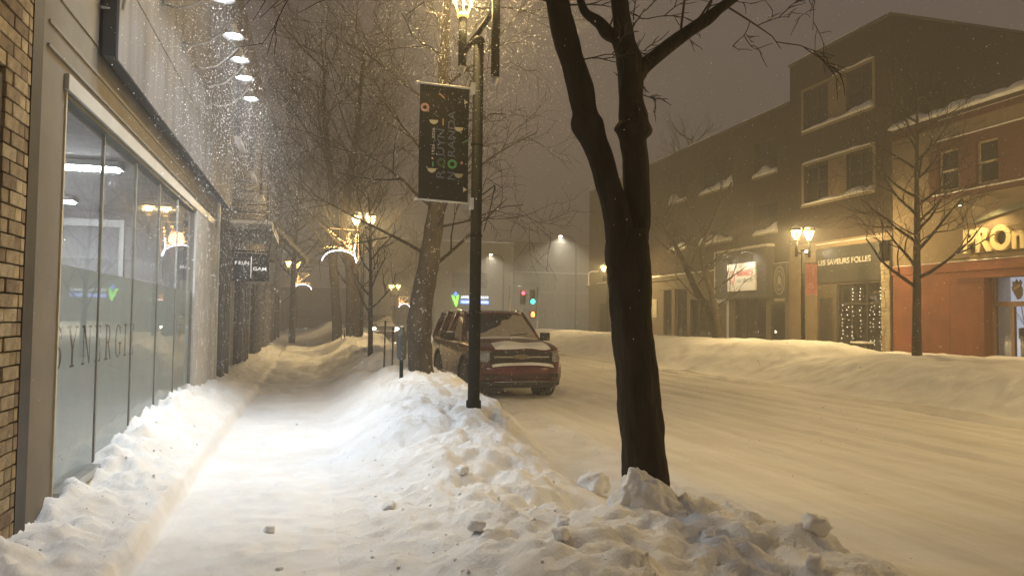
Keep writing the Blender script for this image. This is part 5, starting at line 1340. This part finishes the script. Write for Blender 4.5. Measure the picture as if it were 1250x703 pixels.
# ------------------------------------------------------------------ small street things
pm = thing('parking_meter', 'dark parking meter standing in the bank left of the leaning snowy tree', 'parking meter', (1.27, 10.77, 0.6))
MB().tube([(0, 0, 0), (0, 0, .55)], .028, 10).build('post', BLACK, pm)
GM = mat('meter_casing', (.05, .055, .055), .5, .2, .2, 8, snow=.12)
MB().lathe((0, 0, .50), [(.03, 0), (.062, .03), (.070, .10), (.074, .30), (.070, .36), (.050, .42), (.035, .43), (.030, .48), (.001, .50)], 16).build('casing', GM, pm)
MB().ball((0, 0, .985), .032, 8, 5, (1, 1, .5)).build('snow_cap', SNOWC, pm)
for i, (x, y, h, s) in enumerate(((1.44, 15.17, 1.62, 'left one of the pair'), (1.60, 15.16, 1.50, 'right one of the pair'))):
    o = thing('snow_stake', 'thin dark marker stake in the bank beyond the parking meter, ' + s, 'stake', (x, y, .5), 0, 'marker stakes in the bank')
    MB().tube([(0, 0, 0), (.01, 0, h-.5)], .018, 6).build('rod', DK, o)
    MB().lathe((.01, 0, h-.52), [(.02, 0), (.022, .0), (.022, .04), (.01, .045)], 8).build('cap', DK, o)
gs = thing('guard_frame', 'low dark metal guard frame round the base of the twin trunks', 'guard', (1.4, 28.9, .4))
for dx, dz in ((-.25, 1.0), (-.12, .85), (.30, .95)): MB().tube([(dx, 0, 0), (dx-.06, .1, dz)], .02, 5).build('bar', DK, gs)
MB().tube([(-.31, .1, .95), (.26, .1, .9)], .018, 5).build('rail', DK, gs)
bx = thing('bench', 'dark slatted street bench half buried by the snow in front of the black shopfront', 'bench', (FX-1.35, 21.9, .35))
for k in range(3): MB().box((-.2+.14*k, -.3, .62), (-.09+.14*k, .35, .66)).build('slat', DK, bx)
for dy in (-.28, .3): MB().box((-.22, dy, 0), (-.17, dy+.05, .62)).build('leg', DK, bx); MB().box((.17, dy, 0), (.22, dy+.05, .62)).build('leg', DK, bx)
MB().box((-.22, -.31, .661), (.22, .36, .72)).build('snow_cap', SNOWC, bx)

# ------------------------------------------------------------------ trees
BARKD = mat('dark_bark', (0.026, 0.020, 0.014), 0.95, 0, 0.45, 9, 0.9, 30, stretch=(1, 1, 0.25), spec=0.15)
BARKS = mat('snowy_bark', (0.05, 0.040, 0.028), 0.95, 0, 0.45, 5, 0.9, 26, stretch=(1, 1, 0.3), snow=0.17)
TWIG = mat('twig_bark', (0.028, 0.021, 0.014), 0.9, 0, 0.3, 6, snow=0.22)

def limb(q, pts, n=14, sub=6, rough=0.06, seed=0.0, ang=0.0):
    """a gnarled limb through (x,y,z,r) points: Catmull-Rom with an uneven skin"""
    P_ = [Vector(p[:3]) for p in pts]; r_ = [p[3] for p in pts]; out = []
    for i in range(len(P_)-1):
        a, b, c, d = P_[max(i-1, 0)], P_[i], P_[i+1], P_[min(i+2, len(P_)-1)]
        for k in range(sub):
            t = k/sub
            p = 0.5*((2*b)+(c-a)*t+(2*a-5*b+4*c-d)*t*t+(-a+3*b-3*c+d)*t**3)
            f = t*t*(3-2*t); out.append((p, r_[i]+(r_[i+1]-r_[i])*f))
    out.append((P_[-1], r_[-1]))
    base = len(q.v)
    q.tube([p for p, _ in out], [r for _, r in out], n)
    for i, (p, r) in enumerate(out):
        for k in range(n):
            v = Vector(q.v[base+i*n+k]); d = v-p
            if n >= 30:
                d = d*(1+0.05*abs(noise.noise(Vector((math.cos(2*PI*k/n)*5+seed, math.sin(2*PI*k/n)*5, p.z*2.2))))+0.035*noise.noise(Vector((math.cos(2*PI*k/n)*13, math.sin(2*PI*k/n)*13+seed, p.z*9))))
            s = noise.fractal(Vector((d.x*7/max(r, .03)*.12+seed, d.y*7/max(r, .03)*.12, p.z*4.0)), .9, 2.2, 4)
            s += 0.6*noise.noise(Vector((math.cos(2*PI*k/n)*2.3+seed, math.sin(2*PI*k/n)*2.3, p.z*1.4)))
            q.v[base+i*n+k] = tuple(p+d*(1+rough*1.5*s))
    return [p for p, _ in out]

def grow(tubes, p, d, L, r, lvl, rg, spread=0.7, upw=0.12, kids=4, droop=0.0):
    n = 5 if lvl > 0 else 4
    pts = [p.copy()]; rad = [r]; cur = p.copy(); dd = d.normalized()
    for k in range(n):
        dd = (dd + Vector((rg.gauss(0, .13), rg.gauss(0, .13), rg.gauss(0, .10)+upw-droop*k/n))).normalized()
        cur = cur + dd*(L/n); pts.append(cur.copy()); rad.append(r*(1-0.75*(k+1)/n)+0.0012)
    tubes.append((pts, rad, lvl))
    if lvl <= 0: return
    for k in range(kids):
        f = 0.25+0.75*(k+rg.random())/kids; i = min(n-1, int(f*n)); t = f*n-i
        q = pts[i].lerp(pts[min(i+1, n)], t)
        ax = (pts[min(i+1, n)]-pts[i]).normalized()
        side = Vector((rg.gauss(0, 1), rg.gauss(0, 1), rg.gauss(0, .8))); side = (side-ax*side.dot(ax))
        side = side.normalized() if side.length > 1e-3 else Vector((1, 0, 0))
        nd = (ax*(1-spread*.45)+side*spread).normalized()
        grow(tubes, q, nd, L*rg.uniform(.45, .72), max(.0035, rad[i]*rg.uniform(.4, .6)), lvl-1, rg, spread, upw, kids, droop)

def twigs_mesh(tubes):
    q = MB()
    for pts, rad, lvl in tubes:
        n = 3 if lvl <= 0 else (4 if lvl == 1 else 6)
        q.tube(pts, rad, n, caps=False)
    return q

def emit_twigs(tree, starts, rg, L, r, lvl, kids, spread=.7, upw=.12, droop=0.0, name='crown', m=None):
    tubes = []
    for p, d, k in starts: grow(tubes, Vector(p), Vector(d), L*k, r*k, lvl, rg, spread, upw, kids, droop)
    return twigs_mesh(tubes).build(name, m or TWIG, tree)

# the near tree
nt_ = thing('bare_tree', 'nearest bare dark tree, its trunk forking above head height beside the road', 'tree', (2.28, 4.82, 0.35))
off = lambda pts: [(x-2.28, y-4.82, z-.35, r_) for x, y, z, r_ in pts]
trunk = [(2.31,4.83,0.2,0.20), (2.30,4.83,0.38,0.178), (2.29,4.82,0.58,0.165), (2.27,4.82,0.86,0.152), (2.24,4.81,1.09,0.152), (2.21,4.81,1.38,0.144), (2.17,4.81,1.67,0.142), (2.15,4.80,1.95,0.149), (2.13,4.80,2.18,0.155), (2.13,4.79,2.36,0.135)]
left = [(2.08,4.77,2.0,0.09), (2.06,4.76,2.29,0.10), (2.03,4.76,2.46,0.090), (1.97,4.77,2.66,0.086), (1.93,4.77,2.80,0.083), (1.87,4.78,2.95,0.085), (1.82,4.79,3.08,0.108), (1.80,4.79,3.18,0.084), (1.76,4.79,3.35,0.092), (1.70,4.80,3.54,0.083), (1.66,4.81,3.68,0.089), (1.60,4.81,3.94,0.080), (1.55,4.81,4.28,0.074), (1.47,4.81,4.73,0.063), (1.34,4.82,5.41,0.046), (1.16,4.83,6.32,0.022)]
right = [(2.17,4.78,2.1,0.10), (2.185,4.78,2.35,0.095), (2.19,4.77,2.47,0.088), (2.17,4.76,2.82,0.088), (2.15,4.76,2.97,0.094), (2.15,4.75,3.05,0.130), (2.15,4.75,3.13,0.100), (2.13,4.75,3.27,0.083), (2.12,4.74,3.42,0.090), (2.11,4.74,3.52,0.092), (2.08,4.75,3.68,0.068), (2.04,4.75,3.96,0.059), (1.99,4.74,4.31,0.052), (1.97,4.72,4.82,0.043), (1.91,4.71,5.57,0.022)]
rbr = [(2.13,4.75,3.38,0.07), (2.17,4.73,3.46,0.066), (2.22,4.72,3.51,0.055), (2.29,4.69,3.57,0.050), (2.41,4.66,3.67,0.048), (2.53,4.62,3.76,0.043), (2.63,4.59,3.83,0.044), (2.72,4.56,3.91,0.036), (2.81,4.54,3.98,0.033), (2.97,4.49,4.12,0.028), (3.21,4.41,4.32,0.019), (3.60,4.30,4.61,0.009)]
lbr = [(2.09,4.79,3.55,0.05), (2.06,4.80,3.68,0.052), (2.03,4.81,3.72,0.050), (1.98,4.82,3.75,0.052), (1.92,4.83,3.82,0.042), (1.83,4.86,3.89,0.031), (1.79,4.86,3.97,0.028), (1.74,4.87,4.12,0.022), (1.62,4.89,4.44,0.012)]
q = MB(); limb(q, off(trunk), 56, 16, .05, 1.0); limb(q, off(left), 40, 12, .06, 3.0); limb(q, off(right), 40, 12, .06, 6.0)
limb(q, off(rbr), 14, 6, .06, 9.0); limb(q, off(lbr), 12, 6, .06, 12.0)
q.build('trunk', BARKD, nt_)
rg = random.Random(11)
loc = lambda p: (p[0]-2.28, p[1]-4.82, p[2]-.35)
st_ = [(loc((1.6, 4.81, 3.9)), (-1, .2, .3), 1), (loc((1.5, 4.81, 4.5)), (-.6, -.3, .6), 1.1), (loc((2.45, 4.64, 3.7)), (.1, .2, 1), .7), (loc((2.75, 4.55, 3.93)), (.9, .2, -.25), .55), (loc((2.6, 4.6, 3.82)), (.3, .3, .8), .6),
       (loc((2.98, 4.49, 4.12)), (.8, .1, .25), .7), (loc((1.98, 4.82, 3.75)), (.3, -.2, 1), .5), (loc((2.0, 4.74, 4.3)), (.6, .2, .5), .9), (loc((1.97, 4.72, 4.8)), (-.5, .3, .5), 1), (loc((1.3, 4.8, 5.5)), (-.6, .2, .4), 1.1), (loc((1.9, 4.7, 5.4)), (.4, .2, .8), 1.1),
       (loc((2.08, 4.75, 3.66)), (.5, .3, .5), .55), (loc((2.5, 4.63, 3.74)), (.5, -.2, .6), .6), (loc((1.7, 4.8, 3.5)), (.5, -.3, .1), .35), (loc((2.12, 4.74, 3.3)), (.2, .4, .25), .3), (loc((1.62, 4.81, 3.9)), (.6, .2, .05), .45)]
emit_twigs(nt_, st_, rg, 1.25, .013, 3, 3, .55, .03, .16, m=mat('dark_twig', (.035, .027, .02), .9, 0, .3, 6))
# snow blown against the trunk
bm = bmesh.new(); bmesh.ops.create_icosphere(bm, subdivisions=5, radius=1)
for v in bm.verts:
    p = v.co; t = max(0.0, p.z); n = noise.fractal(p*1.8+Vector((4, 0, 0)), .9, 2, 5)
    v.co = Vector((p.x*.22*(1-.35*t)-.06*t+.05*(1-t)*p.x, p.y*.17*(1-.35*t)+.03*t, p.z*(.25+.03*noise.noise(p*2))))*(1+.20*n)
me = bpy.data.meshes.new('snow_wedge'); bm.to_mesh(me); bm.free(); me.materials.append(SNOW); me.polygons.foreach_set('use_smooth', [True]*len(me.polygons))
o = bpy.data.objects.new('snow_wedge', me); COL.objects.link(o); o.location = (2.20, 4.60, .46)
tag(o, 'wedge of smooth snow blown up against the foot of the nearest trunk', 'snow')

# leaning tree behind the meter, twigs all round the lamp
t2 = thing('snowy_tree', 'leaning rough-barked tree with snow stuck to it, behind the parking meter', 'tree', (1.75, 12.0, .5))
pts2 = [(1.76,12.01,0.45,0.25), (1.75,12.01,0.68,0.215), (1.72,12.01,1.03,0.195), (1.69,11.99,1.56,0.205), (1.73,11.96,2.09,0.185), (1.80,11.92,2.48,0.168), (1.86,11.88,3.02,0.150), (1.92,11.84,3.55,0.131), (1.97,11.80,4.21,0.113), (1.98,11.77,4.87,0.093), (1.97,11.74,5.67,0.080), (2.00,11.69,6.59,0.062), (2.04,11.63,7.66,0.035)]
q = MB(); cl_ = limb(q, [(x-1.75, y-12, z-.5, r_) for x, y, z, r_ in pts2], 20, 7, .07, 2.0); q.build('trunk', BARKS, t2)
rg = random.Random(5); st_ = []
for k in range(15):
    f = .42+.56*k/14; p = cl_[int(f*(len(cl_)-1))]; a = k*2.4+.5
    st_.append((p, (math.cos(a), .8*math.sin(a), .45), 1.35-.5*f))
st_.append((cl_[int(.52*len(cl_))], (1, -.1, .25), .8))
emit_twigs(t2, st_, rg, 1.9, .028, 3, 4, .72, .05, .08)

# twin trunks with the wide dark crown
t3 = thing('twin_trunk_tree', 'large bare tree with two trunks rising behind the glowing ornament', 'tree', (1.36, 30.3, .1))
a3 = [(0.75,21.61,0.55,0.18), (0.74,21.61,0.82,0.162), (0.70,21.59,1.64,0.139), (0.63,21.56,2.56,0.128), (0.55,21.56,3.26,0.128), (0.58,21.53,3.61,0.120), (0.60,21.48,4.42,0.104), (0.48,21.49,5.34,0.100), (0.34,21.47,6.50,0.081), (0.20,21.46,7.66,0.060), (0.24,21.40,8.82,0.036)]
b3 = [(1.17,20.98,0.45,0.24), (1.16,20.98,0.74,0.215), (1.12,20.95,1.64,0.204), (1.10,20.92,2.55,0.193), (1.02,20.91,3.23,0.169), (0.88,20.94,3.68,0.146), (0.83,20.91,4.58,0.125), (0.96,20.82,5.72,0.102), (1.11,20.73,6.85,0.086), (1.17,20.67,7.98,0.062), (1.25,20.60,9.12,0.035)]
q = MB(); sft = lambda P_: [(x*1.43-1.36, y*1.43-30.3, 1.62+(z-1.72)*1.43, r_*1.4) for x, y, z, r_ in P_]
c1 = limb(q, sft(a3), 12, 5, .06, 1.0); c2 = limb(q, sft(b3), 12, 5, .06, 5.0); q.build('trunk', BARKD, t3)
rg = random.Random(21); st_ = []
for k in range(26):
    c_ = c1 if k % 2 else c2; f = .40+.58*k/25; p = c_[int(f*(len(c_)-1))]; a = k*2.39
    st_.append((p, (math.cos(a), .7*math.sin(a), .75), 1.25-.5*f))
emit_twigs(t3, st_, rg, 4.1, .062, 3, 6, .62, .10, .0)

def small_tree(label, x, y, z0, h, r, seed, lean=(0, 0), n=12, L=1.0, lvl=2, kids=4, first=.35, upw=.12, name='young_tree', m=None, pts=None, flat=.6):
    tr = thing(name, label, 'tree', (x, y, z0)); rg = random.Random(seed)
    P_ = pts or [(lean[0]*f*f+rg.gauss(0, .02)*h*.2*f, lean[1]*f*f, h*f, r*(1-.8*f)+.004) for f in [k/7 for k in range(8)]]
    q = MB(); c = limb(q, P_, 9, 4, .05, seed); q.build('trunk', m or BARKS, tr)
    st_ = []
    for k in range(n):
        f = first+(.97-first)*k/(n-1); p = c[int(f*(len(c)-1))]; a = k*2.4+seed
        st_.append((p, (math.cos(a), math.sin(a)*.9, flat), 1.25-.6*f))
    emit_twigs(tr, st_, rg, L, r*.38, lvl, kids, .65, upw)
    return tr
small_tree('slender young tree with upswept twigs between the twin trunks and the leaning tree', 1.40, 18.3, .6, 4.1, .065, 4, (-.12, 0), 14, 1.15, 2, 4, .30, flat=.9)
small_tree('young bare tree with spreading branches in front of the rust red wall', 16.0, 16.72, .7, 7.0, .13, 9, (0, -.1), 20, 2.0, 3, 4, .30, .08)
# forked tree in front of the white sign
ft_ = thing('forked_tree', 'dark forked tree leaning away left of the lit white sign', 'tree', (16.5, 27.6, .6))
q = MB(); d1 = limb(q, [(0, 0, 0, .26), (0, .3, .5, .22), (0, 1.0, 1.5, .17), (0, 2.2, 2.6, .14), (0, 3.6, 4.2, .11), (0, 4.9, 5.4, .08), (0, 6.1, 6.3, .05)], 10, 5, .06, 2)
d2 = limb(q, [(0, .15, .3, .2), (0, .35, 1.3, .15), (0, .8, 2.4, .13), (0, 1.4, 3.4, .10), (0, 1.6, 4.3, .09), (0, .6, 5.4, .06), (0, -.8, 6.8, .04)], 10, 5, .06, 7)
q.build('trunk', BARKS, ft_); rg = random.Random(3)
emit_twigs(ft_, [(c[int((.35+.6*k/8)*(len(c)-1))], (math.cos(k*2.4), math.sin(k*2.4), .6), 1) for c in (d1, d2) for k in range(9)], rg, 2.0, .05, 3, 4, .65, .1)
small_tree('bare treetop showing above the roof of the long brick row', 26, 47.5, 0, 15.0, .3, 31, (0, 0), 18, 3.6, 3, 4, .5, .12, 'tall_tree')
small_tree('hazy bare tree at the far left beyond the corner block', -.9, 38.0, .4, 9.0, .16, 14, (.2, 0), 16, 2.4, 3, 4, .35, .12, 'tall_tree')
small_tree('faint bare tree in front of the civic building', 9.5, 70, 0, 10, .22, 17, (0, 0), 16, 3.2, 3, 4, .35, .12, 'tall_tree')
small_tree('hazy bare tree behind the twin trunks', 2.2, 44, .3, 9.5, .2, 19, (.3, 0), 18, 2.8, 3, 4, .3, .12, 'tall_tree')

# ------------------------------------------------------------------ falling snow
nr = np.random.default_rng(3)
def flakes(n, lo, hi):
    return nr.uniform(lo, hi, (n, 3))
C_ = np.concatenate([
    flakes(14000, (-1.5, 2.2, .3), (3.5, 16, 7)),
    flakes(24000, (-1.5, 2.5, .3), (19.5, 45, 9)),
    np.stack([-0.98+nr.normal(0, .42, 14000), nr.uniform(6.0, 15.5, 14000), 5.1-np.abs(nr.normal(0, 1.5, 14000))], 1),
    np.array([1.87, 8.6, 5.1]) + nr.normal(0, 1, (7500, 3))*np.array([.9, .9, .9])])
C_ = C_[(C_[:, 0] > -1.5) & (C_[:, 2] > .3)]
dist = np.linalg.norm(C_-np.array([0, 0, 1.72]), axis=1)
k_ = (dist > 3.0) & ((dist > 5.5) | (nr.random(len(C_)) < .3)); C_ = C_[k_]; dist = dist[k_]
n = len(C_); rad = np.clip(nr.lognormal(-5.85, .40, n), .0013, .0075)*np.clip(dist/7.0, .5, 2.2)**.6
tet = np.array([[1, 1, 1], [1, -1, -1], [-1, 1, -1], [-1, -1, 1]])/1.73
ax = nr.normal(0, 1, (n, 3)); ax /= np.linalg.norm(ax, axis=1)[:, None]; ang = nr.uniform(0, 6.28, n)
K = tet[None]; c_, s_ = np.cos(ang)[:, None, None], np.sin(ang)[:, None, None]; A = ax[:, None, :]
V = K*c_ + np.cross(np.broadcast_to(A, (n, 4, 3)), np.broadcast_to(K, (n, 4, 3)))*s_ + A*(K*A).sum(-1, keepdims=True)*(1-c_)
V = V*rad[:, None, None]*np.array([1, 1, 1.5]) + C_[:, None, :]
F_ = (np.array([[0, 1, 2], [0, 3, 1], [0, 2, 3], [1, 3, 2]])[None] + 4*np.arange(n)[:, None, None]).reshape(-1)
me = bpy.data.meshes.new('falling_snow'); me.vertices.add(4*n); me.vertices.foreach_set('co', V.ravel())
me.loops.add(len(F_)); me.loops.foreach_set('vertex_index', F_.astype(np.int32)); me.polygons.add(4*n)
me.polygons.foreach_set('loop_start', np.arange(0, len(F_), 3, dtype=np.int32)); me.update(calc_edges=True)
fm_ = mat('snowflake', (0.85, 0.86, 0.88), 0.5, var=0.02); me.materials.append(fm_)
o = bpy.data.objects.new('falling_snow', me); COL.objects.link(o)
tag(o, 'falling snowflakes in the lamp light over walk and road', 'snowfall', kind='stuff')

# ------------------------------------------------------------------ blowing-snow haze
hz = MB().box((-149, -59, -1.2), (169, 189, 17.0))
hm = bpy.data.materials.new('haze_volume'); hm.use_nodes = True; N = hm.node_tree.nodes; L = hm.node_tree.links
for x in list(N):
    if x.type == 'BSDF_PRINCIPLED': N.remove(x)
pv = N.new('ShaderNodeVolumePrincipled'); pv.inputs['Color'].default_value = (0.88, 0.87, 0.85, 1)
pv.inputs['Density'].default_value = 0.0115; pv.inputs['Anisotropy'].default_value = 0.1
L.new(pv.outputs[0], N['Material Output'].inputs['Volume'])
ho = hz.build('haze', hm, kind='stuff', label='blowing snow haze filling the whole street', cat='haze')
